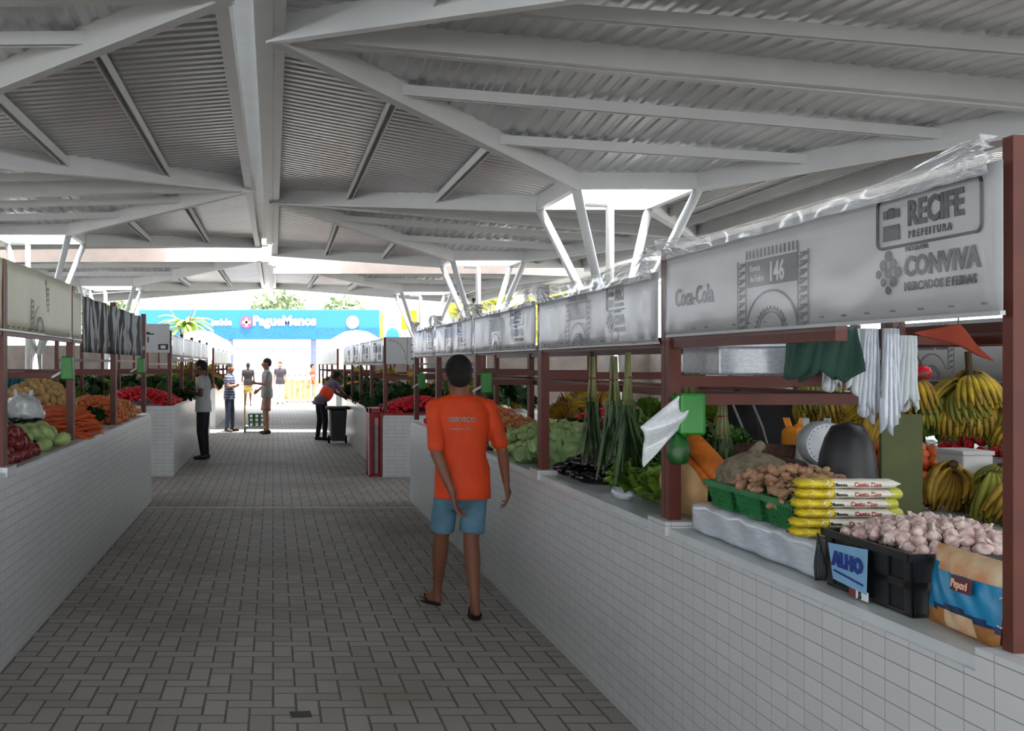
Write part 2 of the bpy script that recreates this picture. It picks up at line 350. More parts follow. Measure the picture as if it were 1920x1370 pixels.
# ---------------------------------------------------------------- counters, frames
def counter(label, x0, x1, y0, y1, z, posts, group=None, top=mTop, fx=None):
    """x0 the aisle face, x1 the inner face"""
    a, b = min(x0, x1), max(x0, x1); sg = 1 if x1 > x0 else -1
    t = thing('market_counter', label, 'counter', group=group)
    MB().box(a, b, y0, y1, 0, z-.03).obj('tiled_body', mTile, t)
    MB().box(min(x0+sg*.012, x1), max(x0+sg*.012, x1), y0+.012, y1-.012, z-.03, z).obj('worktop', top, t)
    for py in posts:
        yo = .06 if abs(py-2.39) < .001 else 0
        MB().box(min(x0-sg*.001, x0+sg*.12), max(x0-sg*.001, x0+sg*.12), py-.1-yo*1.5, py+.1-yo, z-.03, z+.025).obj('post_footing', mTile, t)
    return t
FX = 1.66
def frame(label, x0, x1, ys, z0, ztop, zrail, zcross):
    """posts along the aisle at x0 and along the back at x1, rails between"""
    t = thing('market_stall', label, 'stall')
    for yy in ys:
        for q, xx in enumerate((x0, x1)):
            if q == 0 and abs(yy-2.39) < .001: MB().box(1.648, 1.683, 2.375, 2.41, z0+.025, ztop+.03).obj('post', mBrown, t); continue
            m = MB().box(xx-.025, xx+.025, yy-.045, yy+.0, z0+(.025 if q == 0 else 0), ztop); m.box(xx-.025, xx+.025, yy+.004, yy+.045, z0+(.025 if q == 0 else 0), ztop)
            m.obj('post', mBrown, t)
        if abs(yy-2.39) < .001: continue
        for zc in zcross: MB().beam((x0, yy, zc), (x1, yy, zc), .04, .045).obj('cross_rail', mBrown, t)
    for a, b in zip(ys[:-1], ys[1:]):
        if abs(a-2.39) < .001: MB().box(x0-.015, x0+.02, 3.12, b-.045, zrail-.045, zrail).obj('front_rail', mBrown, t); continue
        MB().box(x0-.015, x0+.02, a+.045, b-.045, zrail-.045, zrail).obj('front_rail', mBrown, t)
        MB().box(x1-.015, x1+.02, a+.045, b-.045, zrail-.045, zrail).obj('back_rail', mBrown, t)
        for xx in (x1, (x0+x1)/2): MB().box(xx-.02, xx+.02, a+.045, b-.045, zcross[0]-.045, zcross[0]-.002).obj('shelf_rail', mBrown, t)
    return t
PY = [2.39, 4.45, 6.55, 8.65, 10.7, 12.35]
LY = [3.7, 5.8, 7.8, 9.9, 12.2]
counter('long white tiled counter along the right of the aisle, nearest the camera', 1.6, 2.62, .9, 12.45, .93, [PY[0], PY[1], PY[2]])
counter('long white tiled counter along the left of the aisle, nearest the camera', -1.42, -2.4, 2.5, 12.45, 1.02, [5.8])
counter('white tiled counter beside the red framed cooler, second block on the right', 1.55, 2.55, 15.1, 24.0, .87, [])
counter('white tiled counter where the man in the white shirt stands, second block on the left', -1.42, -2.4, 15.2, 24.0, 1.0, [])
counter('white tiled counter at the sunny far end, right side of the aisle', 1.55, 2.5, 26.2, 37, .9, [])
counter('white tiled counter at the sunny far end, left side of the aisle', -1.42, -2.4, 26.2, 37, 1.0, [])
counter('white topped back counter carrying the banana bunches', 3.0, 3.95, 1.2, 12.3, .93, [])
counter('white back counter behind the left stalls', -3.1, -3.9, 3.0, 12.3, .98, [])
counter('white back counter inside the second right block', 3.0, 3.9, 15.1, 24, .9, [])
counter('white back counter inside the second left block', -3.1, -3.9, 15.2, 24, .98, [])
frame('rust brown steel frame of posts and rails on the nearest right counter', 1.66, 2.585, PY, .93, 2.08, 1.712, (1.475, 1.55))
frame('rust brown steel frame of posts and rails on the nearest left counter', -1.48, -3.12, LY, 1.02, 2.17, 1.80, (1.54,))
frame('brown steel frame over the banana counter, behind the first right stall', 3.12, 3.85, [3.0, 5.35, 7.8, 10.4], .93, 1.8, 1.78, (1.74,))
frame('thin brown steel frame on the second right counter, above the tomatoes', 1.6, 3.0, [15.2, 17.3, 19.4, 21.5, 23.8], .87, 1.98, 1.62, (1.42,))
frame('thin brown steel frame on the second left counter, behind the man in white', -1.48, -3.1, [15.3, 17.3, 19.4, 21.5, 23.8], 1.0, 2.08, 1.68, (1.5,))
frame('far brown steel frame at the sunny end, right side', 1.6, 3.0, [26.4, 29, 31.6, 34.2, 36.8], .9, 1.98, 1.62, (1.42,))
frame('far brown steel frame at the sunny end, left side', -1.48, -3.1, [26.4, 29, 31.6, 34.2, 36.8], 1.0, 2.0, 1.62, (1.45,))

# ---------------------------------------------------------------- banners
def arch_art(par, X, ya, yb, z0, z1, side, big=None, s=1):
    """printed panel: an arch between two truss columns under a title box; ya..yb reading direction"""
    d = -.004 if side > 0 else .004; w = abs(yb-ya); sg = 1 if yb > ya else -1
    Y = lambda u: ya+sg*u*w
    Z = lambda v: z0+v*(z1-z0)
    m = MB()
    def bar(u0, v0, u1, v1, th=.006):
        p = Vector((X+d, Y(u0), Z(v0))); q = Vector((X+d, Y(u1), Z(v1))); dv = (q-p).normalized(); nn = Vector((1, 0, 0)).cross(dv)*th/2
        m.poly([p-nn, q-nn, q+nn, p+nn], (1, 0, 0), d*.4)
    for u0, u1 in ((.0, .13), (.87, 1)):
        bar(u0, 0, u0, 1, .005); bar(u1, 0, u1, .98, .005)
        for q in range(9): bar(u0+.02, q/9, u1-.02, (q+.5)/9, .008); bar(u0+.03, (q+.5)/9, u1-.03, (q+.5)/9, .006)
    for rx, ry, th in ((.36, .52, .007), (.2, .27, .005), (.165, .23, .006)):
        pts = [(.5+rx*math.cos(PI*k/24), ry*math.sin(PI*k/24)) for k in range(25)]
        for a, b in zip(pts[:-1], pts[1:]): bar(*a, *b, th)
    for k in range(13):
        a = PI*(k+.5)/13; bar(.5+.21*math.cos(a), .28*math.sin(a), .5+.225*math.cos(a), .31*math.sin(a), .01)
    for q in range(14): bar(.14+.72*q/13, 1.0, .14+.72*q/13, 1.12, .006)
    m.obj('arch_print', mInkG, par)
    b = MB(); b.cur = 0; b.poly([(X+d*.6, Y(.15), Z(.6)), (X+d*.6, Y(.85), Z(.6)), (X+d*.6, Y(.85), Z(.97)), (X+d*.6, Y(.15), Z(.97))], (1, 0, 0), d*.3)
    b.obj('title_box', mInkG, par)
    if big:
        h = z1-z0
        text('Banca', h*.13, par, X+d, Y(.19), Z(.82), side, mInkL); text('de Feira', h*.13, par, X+d, Y(.19), Z(.67), side, mInkL)
        text(big, h*.37, par, X+d, Y(.47), Z(.65), side, mInkL, .82, .002, 'stall_number')
def recife_art(par, X, y0, z, side, s=1, m=mInk, skew=0):
    d = -.004 if side > 0 else .004; sg = -1 if side > 0 else 1
    def ring_box(u0, u1, v0, v1, th=.0045, r=.02):
        mb = MB(); pts = []
        for cx, cy, a0 in ((u1-r, v1-r, 0), (u0+r, v1-r, 90), (u0+r, v0+r, 180), (u1-r, v0+r, 270)):
            for k in range(5): a = math.radians(a0+k*22.5); pts.append((cx+r*math.cos(a), cy+r*math.sin(a)))
        pts.append(pts[0])
        mb.tube([(X+d, y0+sg*u*s, z+v*s) for u, v in pts], th*s, 4, False); mb.obj('logo_outline', m, par)
    ring_box(0, .47, .0, .145)
    text('RECIFE', .098*s, par, X+d, y0+sg*.15*s, z+.055*s, side, m, .84, .0035*s)
    text('P R E F E I T U R A', .03*s, par, X+d, y0+sg*.155*s, z+.018*s, side, m, .82, .0004)
    e = MB()   # crest: small towers
    for u, v, w, h in ((.03, .085, .02, .025), (.055, .085, .03, .03), (.09, .085, .02, .025), (.03, .02, .08, .045)):
        e.box(X+d-.001, X+d+.001, min(y0+sg*u*s, y0+sg*(u+w)*s), max(y0+sg*u*s, y0+sg*(u+w)*s), z+v*s, z+(v+h)*s)
    e.obj('crest', m, par)
def conviva_art(par, X, y0, z, side, s=1, m=mInk):
    d = -.004 if side > 0 else .004; sg = -1 if side > 0 else 1
    e = MB()
    for cu, cv in ((.0, .0), (.05, .0), (.0, .05), (.05, .05), (.025, .075), (.025, -.025), (-.025, .025), (.075, .025), (.025, .025)):
        r = .017 if (cu+cv) > .02 else .013
        pts = [(X+d, y0+sg*(.03+cu+r*math.cos(PI*k/4))*s, z+(.035+cv+r*math.sin(PI*k/4))*s) for k in range(8)]
        e.poly(pts, (1, 0, 0), d*.4)
    e.obj('flower_logo', m, par)
    text('PROGRAMA', .02*s, par, X+d, y0+sg*.14*s, z+.115*s, side, m)
    text('CONVIVA', .078*s, par, X+d, y0+sg*.135*s, z+.045*s, side, m, .95, .003*s)
    text('MERCADOS E FEIRAS', .034*s, par, X+d, y0+sg*.135*s, z+.003*s, side, m, 1.0, .0008)
def sheet(par, name, mat, X, ya, yb, z0, z1, amp, fu, seed, side, sag=0, fan=0, nu=60, nv=14, thick=.0015):
    r = random.Random(seed); ph = [r.random()*6.28 for _ in range(6)]
    def f(u, v):
        y = ya+(yb-ya)*u
        w = math.sin(u*fu*6.28+ph[0]+v*1.3)+.6*math.sin(u*fu*15.1+ph[1]-v*2)+.35*math.sin(u*fu*31+ph[2]+v*3)
        e = min(1, 6*min(u, 1-u)+.1); zz = z0+(z1-z0)*v
        if v > .5: zz -= sag*math.sin(PI*u)*(v-.5)*2
        g = 0
        if fan:
            cx = u if u < .5 else 1-u; a = math.atan2(cx*abs(yb-ya), (1.02-v)*abs(z1-z0)); g = fan*math.sin(a*34+ph[3])*math.exp(-cx*5)*(.3+v)
        return (X+(amp*w*e+g)*1.0, y, zz)
    o = MB().grid(f, nu, nv).obj(name, mat, par, True); return solid(o, thick)
def banner(label, X, ya, yb, z0, z1, side, mat=mVinyl, film=True, amp=.004, ftop=.1, group=None, seed=1, hem=True, name='stall_banner'):
    t = thing(name, label, 'banner', (0, 0, 0), 0, group)
    sheet(t, 'printed_sheet', mat, X, ya, yb, z0, z1, amp, 1.2, seed, side, nu=50, nv=6)
    if hem:
        m = MB(); r = .006
        for q in range(int(abs(yb-ya)/.12)): m.box(X-.012, X+.012, min(ya, yb)+.05+q*.12, min(ya, yb)+.05+q*.12+.005, z0+.02, z0+.025)
        m.obj('eyelets', mInkG, t)
        MB().box(X-.006, X+.006, min(ya, yb), max(ya, yb), z0-.006, z0+.004).obj('hem_rod', mVinyl, t)
    if film:
        xs = X-.022 if side > 0 else X+.022
        sheet(t, 'clear_cover', mFilmThin, xs, ya, yb, z0-.02, z1-.04, .0015, 2.2, seed+50, side, 0, .002, 70, 8, .0008)
        sheet(t, 'pleated_cover_top', mFilm, xs-.004, ya, yb, z1-.03, z1+ftop, .006, 3.2, seed+50, side, .05, .022, 130, 22, .0008)
    return t
XB = 1.625
b1 = banner('grey stall banner numbered 146 under clear plastic, with large dark lettering', XB, 4.40, 2.375, 1.715, 2.055, 1, seed=3, ftop=.06, amp=.0015)
arch_art(b1, XB, 3.72, 3.23, 1.715, 1.955, 1, '146')
recife_art(b1, XB, 2.86, 1.905, 1, .89); conviva_art(b1, XB, 2.86, 1.785, 1, .89)
text('Coca-Cola', .1, b1, XB-.005, 4.3, 1.83, 1, mInkG, .85, .001)
def plain_print(b, X, ya, yb, z0, z1, side):
    w = abs(yb-ya); sg = 1 if yb > ya else -1
    arch_art(b, X, ya+sg*w*.3, ya+sg*w*.52, z0, z0+(z1-z0)*.82, side)
    conviva_art(b, X, ya+sg*w*.66, z0+.06, side, .8, mInkG); recife_art(b, X, ya+sg*w*.66, z0+.165, side, .8, mInkG)
for q, lb in ((1, 'wrinkled grey stall banner just beyond the one numbered 146'), (2, 'pale grey stall banner directly right of the head of the man in orange'),
              (3, 'pale banner above the head of the man in orange'), (4, 'last white banner of the nearest right row, beside the patterned end board')):
    b = banner(lb, XB, PY[q+1]-.05, PY[q]+.05, 1.69, 1.99, 1, seed=q+9, amp=.005, ftop=.1); plain_print(b, XB, PY[q+1]-.05, PY[q]+.05, 1.69, 1.99, 1)
XL = -1.455
b = banner('cream stall banner with a faint printed mark on the left', XL, LY[0]+.05, LY[2]-.1, 1.785, 2.17, -1, mVinyl2, False, .01, seed=21)
arch_art(b, XL, 6.4, 6.9, 1.80, 2.1, -1); conviva_art(b, XL, 5.2, 1.9, -1, .8, mInkG)
banner('narrow cream banner strip beside the striped curtain', XL, LY[2]-.05, LY[2]+.3, 1.78, 2.13, -1, mVinyl2, False, .004, seed=22)
mStripe, n = newmat('striped_cloth'); Pp, _ = n.pos()
wv = n.math('SINE', n.math('ADD', n.math('MULTIPLY', Pp[1], 44), n.math('MULTIPLY', n.noise(3, 2), 9)))
n.t.links.new(n.mix(n.math('GREATER_THAN', wv, .1), lin((38, 40, 42)), lin((150, 152, 152))), n.b.inputs['Base Color']); n.b.inputs['Roughness'].default_value = .7
t = thing('striped_curtain', 'black and white striped curtain hung on the left row beyond the cream banner', 'curtain')
sheet(t, 'cloth', mStripe, XL, 8.15, 11.9, 1.69, 2.12, .02, 6, 5, -1, nu=160, nv=8, thick=.003)
# boards across the ends of the second blocks (they face the camera)
def end_board(label, x0, x1, y, z0, z1, kind):
    t = thing('end_board', label, 'sign', (0, 0, 0))
    bev(MB().box(x0, x1, y-.01, y+.01, z0, z1).obj('board', mVinyl, t), .002)
    w = x1-x0; h = z1-z0; m = MB(); f = y-.0125
    if kind == 'T':
        m.box(x0+.14*w, x0+.34*w, f, y-.009, z0+.66*h, z0+.72*h); m.box(x0+.22*w, x0+.48*w, f, y-.009, z0+.62*h, z0+.67*h)
        m.box(x0+.13*w, x0+.2*w, f, y-.009, z0+.3*h, z0+.56*h); m.box(x0+.26*w, x0+.31*w, f, y-.009, z0+.35*h, z0+.55*h)
        m.obj('dark_mark', mInk, t)
        k = MB(); k.box(x0+.62*w, x0+.95*w, f, y-.009, z0+.1*h, z0+.3*h); k.obj('dark_label', mInk, t)
        k = MB(); k.box(x0+.7*w, x0+.86*w, f-.002, f, z0+.14*h, z0+.25*h); k.obj('light_label', mInkL, t)
    else:
        for q in range(6): m.box(x0+.78*w+(q % 2)*.06*w, x0+.95*w, f, y-.009, z0+(.15+.13*q)*h, z0+(.22+.13*q)*h)
        m.box(x0+.66*w, x0+.675*w, f, y-.009, z0, z0+h)
        for k_ in range(12): a = PI*k_/11*.5; m.box(x0+(.1+.5*math.sin(a))*w, x0+(.13+.5*math.sin(a))*w, f, y-.009, z0+(.15+.7*math.cos(a))*h, z0+(.2+.7*math.cos(a))*h)
        m.obj('dark_mark', mInkG, t)
end_board('grey board with dark marks facing the aisle crossing, left side', -1.90, -1.47, 15.18, 1.76, 2.17, 'T')
end_board('grey patterned board facing the aisle crossing, right of the blue billboard', 1.6, 2.05, 15.1, 1.6, 1.98, 'A')
for q, (a, c, lb) in enumerate(((15.2, 17.3, 'white banner behind the patterned end board, second right block'), (17.3, 19.4, 'white banner above the tomatoes, second right block'), (19.4, 21.5, 'white banner above the woman leaning on the counter'), (21.5, 23.8, 'last white banner of the second right block'))):
    bb = banner(lb, 1.57, c-.04, a+.04, 1.60, 1.97, 1, seed=40+q, film=False, amp=.006); plain_print(bb, 1.57, c-.04, a+.04, 1.60, 1.95, 1)
for q, (a, c, lb) in enumerate(((15.3, 17.3, 'pale banner above the man in the white shirt'), (17.3, 19.4, 'pale banner just beyond the man in the white shirt'), (19.4, 21.5, 'third pale banner of the second left block'), (21.5, 23.8, 'last pale banner of the second left block'))):
    bb = banner(lb, -1.45, a+.04, c-.04, 1.70, 2.02, -1, seed=50+q, film=False, amp=.006)
for q in range(4):
    ys = [26.4, 29, 31.6, 34.2, 36.8]
    banner('white banner in the row at the sunny far end, right side', 1.57, ys[q+1]-.05, ys[q]+.05, 1.6, 1.97, 1, film=False, amp=.006, seed=60+q, group='far right banners', hem=False)
    banner('white banner in the row at the sunny far end, left side', -1.45, ys[q]+.05, ys[q+1]-.05, 1.62, 1.97, -1, film=False, amp=.006, seed=70+q, group='far left banners', hem=False)
# banners of the next row, seen through the right stall
for q, (ya, lb) in enumerate(((9.0, 'grey banner with an arch behind the terracotta cloth, next row of stalls'), (11.6, 'grey banner with an arch seen under the banner numbered 146'), (14.3, 'farther grey arch banner of the next row'), (6.3, 'nearest grey banner of the next row, beyond the brown post'))):
    b = banner(lb, 5.2, ya, ya-2.1, 1.47, 1.93, 1, film=False, seed=80+q)
    arch_art(b, 5.2, ya-.3, ya-.86, 1.47, 1.87, 1); 
frame('brown steel frame of the next row of stalls on the right', 5.24, 6.4, [4.2, 6.9, 9.6, 12.3], .93, 1.95, 1.47, (1.38,))
counter('white counter of the next row of stalls on the right', 5.1, 6.2, 1.5, 12.3, .93, [])
frame('brown steel frame of the next row of stalls on the left', -5.3, -6.4, [5.2, 7.6, 10, 12.3], .98, 1.95, 1.6, (1.4,))
counter('white counter of the next row of stalls on the left', -5.1, -6.2, 3.0, 12.3, .98, [])
for q, ya in enumerate((3.4, 5.8, 8.2, 10.2)):
    banner(['nearest', 'second', 'third', 'fourth'][q]+' white banner seen behind the left stalls', -5.25, ya, ya+2.0, 1.62, 1.95, -1, mVinyl, False, .004, seed=90+q)
# ---------------------------------------------------------------- produce shapes
def dent(me, amp, sc, seed=0):
    from mathutils import noise
    for v in me.vertices:
        nz = noise.noise(v.co*sc+Vector((seed, 0, 0))); v.co += v.co.normalized()*nz*amp
    return me
def proto(fn, mats, name, smooth=True): m = MB(); fn(m); return m.mesh(name, mats, smooth)
mTom = M('tomato_red', (206, 30, 8), .4, 0, .1, 6, objvar=.1, spec=.3); mStem = M('leaf_stem', (54, 92, 32), .6)
def f_tom(m): m.lathe([(.002, -.026), (.02, -.025), (.033, -.012), (.036, .004), (.028, .022), (.012, .028), (.003, .024)], 10); m.cur = 1; [m.tube([(0, 0, .026), (.014*math.cos(a), .014*math.sin(a), .029)], [.003, .001], 4) for a in (0, 1.26, 2.5, 3.8, 5)]
pTom = proto(f_tom, [mTom, mStem], 'tomato')
mOrg = M('orange_peel', (214, 106, 40), .45, 0, .1, 8, .3, 200, objvar=.18); mPot = M('potato_skin', (206, 168, 110), .7, 0, .1, 12, objvar=.15)
mOnion = M('onion_skin', (208, 130, 70), .4, 0, .2, 14, objvar=.2); mROn = M('red_onion_skin', (112, 28, 44), .4, 0, .2, 14, objvar=.35)
pRound = dent(proto(lambda m: m.ell((0, 0, 0), (.036, .036, .034), 10), mOrg, 'orange'), .003, 30)
pPot = dent(proto(lambda m: m.ell((0, 0, 0), (.05, .036, .03), 10), mPot, 'potato'), .012, 22)
def f_on(m): m.lathe([(.004, -.034), (.02, -.032), (.038, -.012), (.038, .006), (.02, .028), (.007, .037), (.004, .052), (.001, .053)], 10)
pOn = proto(f_on, mOnion, 'onion'); pROn = proto(f_on, mROn, 'red_onion')
mChay = M('chayote_skin', (156, 178, 112), .5, 0, .12, 20, .4, 60, objvar=.12)
pChay = dent(proto(lambda m: m.lathe([(.004, -.07), (.03, -.066), (.046, -.04), (.047, -.01), (.036, .025), (.024, .05), (.01, .06), (.002, .061)], 12), mChay, 'chayote'), .006, 34)
mCab = M('cabbage_leaf', (150, 182, 118), .55, 0, .18, 14, .6, 20, objvar=.12); mCabD = M('dark_leaf', (34, 62, 30), .6, 0, .2, 20, .5, 30, objvar=.25)
def f_cab(m):
    m.ell((0, 0, 0), (.075, .075, .062), 14)
    for k in range(6):
        a = k*1.05; m.grid(lambda u, v: (math.cos(a+(u-.5)*1.1)*(.078+.012*v+.006*math.sin(u*14)), math.sin(a+(u-.5)*1.1)*(.078+.012*v+.006*math.sin(u*14)), -.05+.085*v+.01*math.sin(u*9)), 8, 4)
pCab = proto(f_cab, mCab, 'cabbage'); pCabD = proto(f_cab, mCabD, 'dark_cabbage')
mEgg = M('aubergine_skin', (17, 12, 20), .2, 0, .1, 6, objvar=.2)
def f_egg(m):
    m.tube([(0, 0, 0), (.01, 0, .004), (.05, 0, .006), (.1, 0, .004), (.15, .004, .002), (.19, .008, 0), (.205, .01, 0)], [.004, .022, .036, .037, .03, .022, .01], 12)
    m.cur = 1; m.tube([(.195, .009, 0), (.21, .011, .001), (.235, .014, .006)], [.024, .014, .005], 8)
pEgg = proto(f_egg, [mEgg, mStem], 'aubergine')
mGar = M('garlic_skin', (214, 198, 184), .6, 0, .12, 40, .3, 80, objvar=.14, col2=(168, 132, 136))
def f_gar(m):
    n = 14; pr = [(.004, -.02), (.018, -.019), (.03, -.008), (.031, .002), (.02, .015), (.008, .022), (.005, .034), (.004, .045)]
    vs = []
    for r_, z in pr:
        for k in range(28):
            a = 2*PI*k/28; q = r_*(1-.13*abs(math.sin(a*3.5))*(1 if r_ > .01 else 0)); vs.append((q*math.cos(a), q*math.sin(a), z))
    m.add(vs, [(i*28+k, i*28+(k+1) % 28, (i+1)*28+(k+1) % 28, (i+1)*28+k) for i in range(len(pr)-1) for k in range(28)]+[tuple((len(pr)-1)*28+k for k in range(28))])
    m.tube([(0, 0, -.018), (0, 0, -.024)], [.01, .012], 8)
pGar = proto(f_gar, mGar, 'garlic_bulb')
mBan = M('banana_skin', (190, 160, 40), .5, 0, .1, 10, objvar=.16, col2=(120, 92, 30)); mBanG = M('green_banana_skin', (112, 126, 44), .5, 0, .1, 10, objvar=.2, col2=(150, 140, 44)); mTip = M('banana_tip', (70, 52, 24), .7)
def f_ban(n=9, L=.17, rows=2, droop=1.0):
    def f(m):
        for rw in range(rows):
            for k in range(n):
                a = (k/(n-1)-.5)*2.3+rw*.12; pts = []; rs = []
                for q in range(8):
                    t = q/7; rr = .02+.62*L*math.sin(t*1.5)+rw*.02; z = -droop*L*(t*1.02)**1.6+rw*.028-.02*t
                    pts.append((math.sin(a)*rr, -math.cos(a)*rr, z)); rs.append((.006, .009, .015, .0175, .0175, .0165, .012, .004)[q])
                m.cur = 0; m.tube(pts, rs, 7)
                m.cur = 1; m.tube([pts[-1], Vector(pts[-1])+(Vector(pts[-1])-Vector(pts[-2]))*.25], [.005, .004], 5)
        m.cur = 1; m.ell((0, -.005, .015), (.03, .016, .022), 8)
    return f
pBan = proto(f_ban(), [mBan, mTip], 'banana_hand'); pBanG = proto(f_ban(), [mBanG, mTip], 'green_banana_hand')
pBanS = proto(f_ban(7, .19, 1, .35), [mBan, mTip], 'flat_banana_hand')
mLeaf = M('herb_leaf', (104, 146, 56), .5, 0, .25, 30, objvar=.15, col2=(52, 92, 30)); mLet = M('lettuce_leaf', (132, 172, 66), .5, 0, .2, 18, objvar=.15)
def leafy(n, R_, hh, seed, w=.03, curl=.5):
    r = random.Random(seed)
    def f(m):
        for k in range(n):
            a = r.random()*6.28; el = r.uniform(.1, 1.45); L = R_*r.uniform(.7, 1.05); ww = w*r.uniform(.6, 1.2); ph = r.random()*6
            ca, sa = math.cos(a), math.sin(a)
            def g(u, v):
                s = L*v; h = hh*math.sin(el)*math.sin(v*1.9)/.95; o = s*math.cos(el)*.9+.02; wd = ww*math.sin(PI*min(1, v*.92+.05))**.7*(u-.5)*2; rip = .006*math.sin(v*17+ph+u*5)+abs(u-.5)*curl*ww
                return (ca*o-sa*wd, sa*o+ca*wd, h+rip)
            m.grid(g, 2, 5)
    return f
pHerb = proto(leafy(150, .2, .2, 1, .012, .3), mLeaf, 'herb_bunch'); pLet = proto(leafy(46, .17, .13, 2, .05, .8), mLet, 'lettuce'); pKale = proto(leafy(50, .17, .15, 3, .04, .8), M('kale_leaf', (44, 84, 30), .5, 0, .25, 20, objvar=.2), 'kale')
mLeekW = M('leek_stalk', (138, 142, 92), .5, 0, .15, 9, objvar=.08); mLeekG = M('leek_leaf', (62, 88, 44), .5, 0, .2, 10, objvar=.2, col2=(34, 54, 30))

CNT = {}; POOL = {}
def put(me, loc, rot=(0, 0, 0), s=1, label=None, cat=None, group=None, name=None, under=False):
    if label and not isinstance(s, tuple):
        k_ = CNT.get(me.name, 0)
        if k_ >= 298 or (under and me.name in ('tomato', 'orange', 'onion')):
            POOL.setdefault(me.name, (me, cat, []))[2].append(Matrix.LocRotScale(Vector(loc), Euler(rot), Vector((s, s, s)))); return
        CNT[me.name] = k_+1
    o = bpy.data.objects.new(name or me.name, me); COL.objects.link(o); o.location = loc; o.rotation_euler = rot; o.scale = (s, s, s) if not isinstance(s, tuple) else s
    if label: tag(o, label, cat, group)
    return o
def heap(me, label, cat, group, cx, cy, w, d, z0, h, s, sc=1, mx=300, rot='any', base=.5, tilt=0):
    """one countable pile; w,d footprint; h crown height above z0; s item size"""
    n = 0; lay = [0, 1] if h > s*.9 else [0]
    for ly in lay:
        sy = s*.9; ny = int(d/sy); nx = int(w/sy)
        for b in range(ny+1):
            for a in range(nx+1):
                px = (a+.5*(b % 2)-(nx)/2)*sy+R.uniform(-.12, .12)*s; py = (b-ny/2)*sy+R.uniform(-.12, .12)*s
                e = (px/(w/2+s*.2))**2+(py/(d/2+s*.2))**2
                if abs(px) > w/2 or abs(py) > d/2: continue
                z = z0+s*base+h*max(0, 1-e)**.55+R.uniform(-.1, .1)*s+tilt*px-ly*s*.8
                if z < z0+s*base*.7 or n >= mx: 
                    if ly: continue
                    z = max(z, z0+s*base*.8)
                if n >= mx: continue
                r = (R.uniform(-3, 3), R.uniform(-3, 3), R.uniform(-3, 3)) if rot == 'any' else (R.uniform(-.4, .4), R.uniform(-.4, .4), R.uniform(-3, 3)) if rot == 'up' else (R.uniform(-.2, .2), R.uniform(-.2, .2), rot+R.uniform(-.4, .4))
                put(me, (cx+px, cy+py, z), r, sc*R.uniform(.88, 1.1), label, cat, group, under=ly == 1); n += 1
    return n
Z = .93
# ---- stall 146 goods
slab = thing('wrapped_foam_slab', 'thick slab wrapped in milky plastic under the green baskets', 'slab')
def f_sl(u, v):
    a = v*PI*2; px = 1.675+.19+.19*max(-1, min(1, 1.35*math.cos(a))); pz = .93+.062+.06*max(-1, min(1, 1.3*math.sin(a)))+.004*math.sin(u*40+v*9)*math.sin(v*20); return (px+.004*math.sin(u*23+v*15), 3.28+u*.98, pz)
g = MB().grid(f_sl, 60, 40); k = 61
g.f += [tuple(b*k for b in range(41)), tuple(b*k+60 for b in range(41))[::-1]]; g.mi += [0, 0]; g.obj('wrapping', mBagClear2, slab, True)
MB().box(1.70, 2.02, 3.33, 4.2, .94, 1.04).obj('foam_core', M('foam', (210, 214, 220), .8), slab)
def basket(name, label, x, y, z, w, d, h, mat, group=None, slots=5, rows=3, flare=.012):
    t = thing(name, label, 'basket' if 'basket' in name else 'crate', (x, y, z), 0, group)
    m = MB(); T = .006
    m.box(-w/2+flare, w/2-flare, -d/2+flare, d/2-flare, 0, T)
    for sx, sy, L in ((0, -1, w), (0, 1, w), (-1, 0, d), (1, 0, d)):
        def P_(u, v, o=0):
            off = flare*(1-v); q = (u-.5)*(L-2*off)
            return (q, sy*(d/2-off+o), v*h) if sx == 0 else (sx*(w/2-off+o), q, v*h)
        def strip(u0, v0, u1, v1):
            vs = [P_(u0, v0), P_(u1, v0), P_(u1, v1), P_(u0, v1), P_(u0, v0, -T), P_(u1, v0, -T), P_(u1, v1, -T), P_(u0, v1, -T)]
            m.add(vs, [(0, 1, 2, 3), (7, 6, 5, 4), (0, 4, 5, 1), (1, 5, 6, 2), (2, 6, 7, 3), (3, 7, 4, 0)])
        n = max(2, int(L/(h/rows)/1.4*slots/5))
        for q in range(n+1): u = q/n; strip(max(0, u-.25/n), 0, min(1, u+.25/n), 1)
        for q in range(rows+1): v = q/rows; strip(0, max(0, v-.13/rows), 1, min(1, v+.13/rows))
    m.obj('woven_body', mat, t)
    r = MB(); e = .008
    for a in ((-w/2-e, w/2+e, -d/2-e, -d/2+.004), (-w/2-e, w/2+e, d/2-.004, d/2+e), (-w/2-e, -w/2+.004, -d/2, d/2), (w/2-.004, w/2+e, -d/2, d/2)): r.box(*a, h-.016, h+.004)
    r.obj('rim', mat, t); return t
bl = ['green plastic basket on the wrapped slab, nearest the pasta packs', 'green plastic basket on the wrapped slab, middle of three', 'green plastic basket on the wrapped slab, farthest from the pasta packs']
for q in range(3): basket('plastic_basket', bl[q], 1.82, 3.56+q*.235, 1.054, .28, .22, .095, mGreenC, None, 7, 5, .02)
mGin = M('ginger_skin', (176, 136, 104), .8, 0, .2, 20, .5, 60, objvar=.18)
def f_gin(m):
    r = random.Random(4)
    for a in range(4): 
        m.ell((r.uniform(-.04, .04), r.uniform(-.02, .02), r.uniform(-.01, .01)), (r.uniform(.022, .036), r.uniform(.014, .02), r.uniform(.012, .018)), 8, (r.random(), r.random(), r.random()*6))
        m.ell((r.uniform(-.05, .05), r.uniform(-.03, .03), .008), (.016, .01, .01), 6, (0, 0, r.random()*6))
pGin = dent(proto(f_gin, mGin, 'ginger_root'), .003, 50)
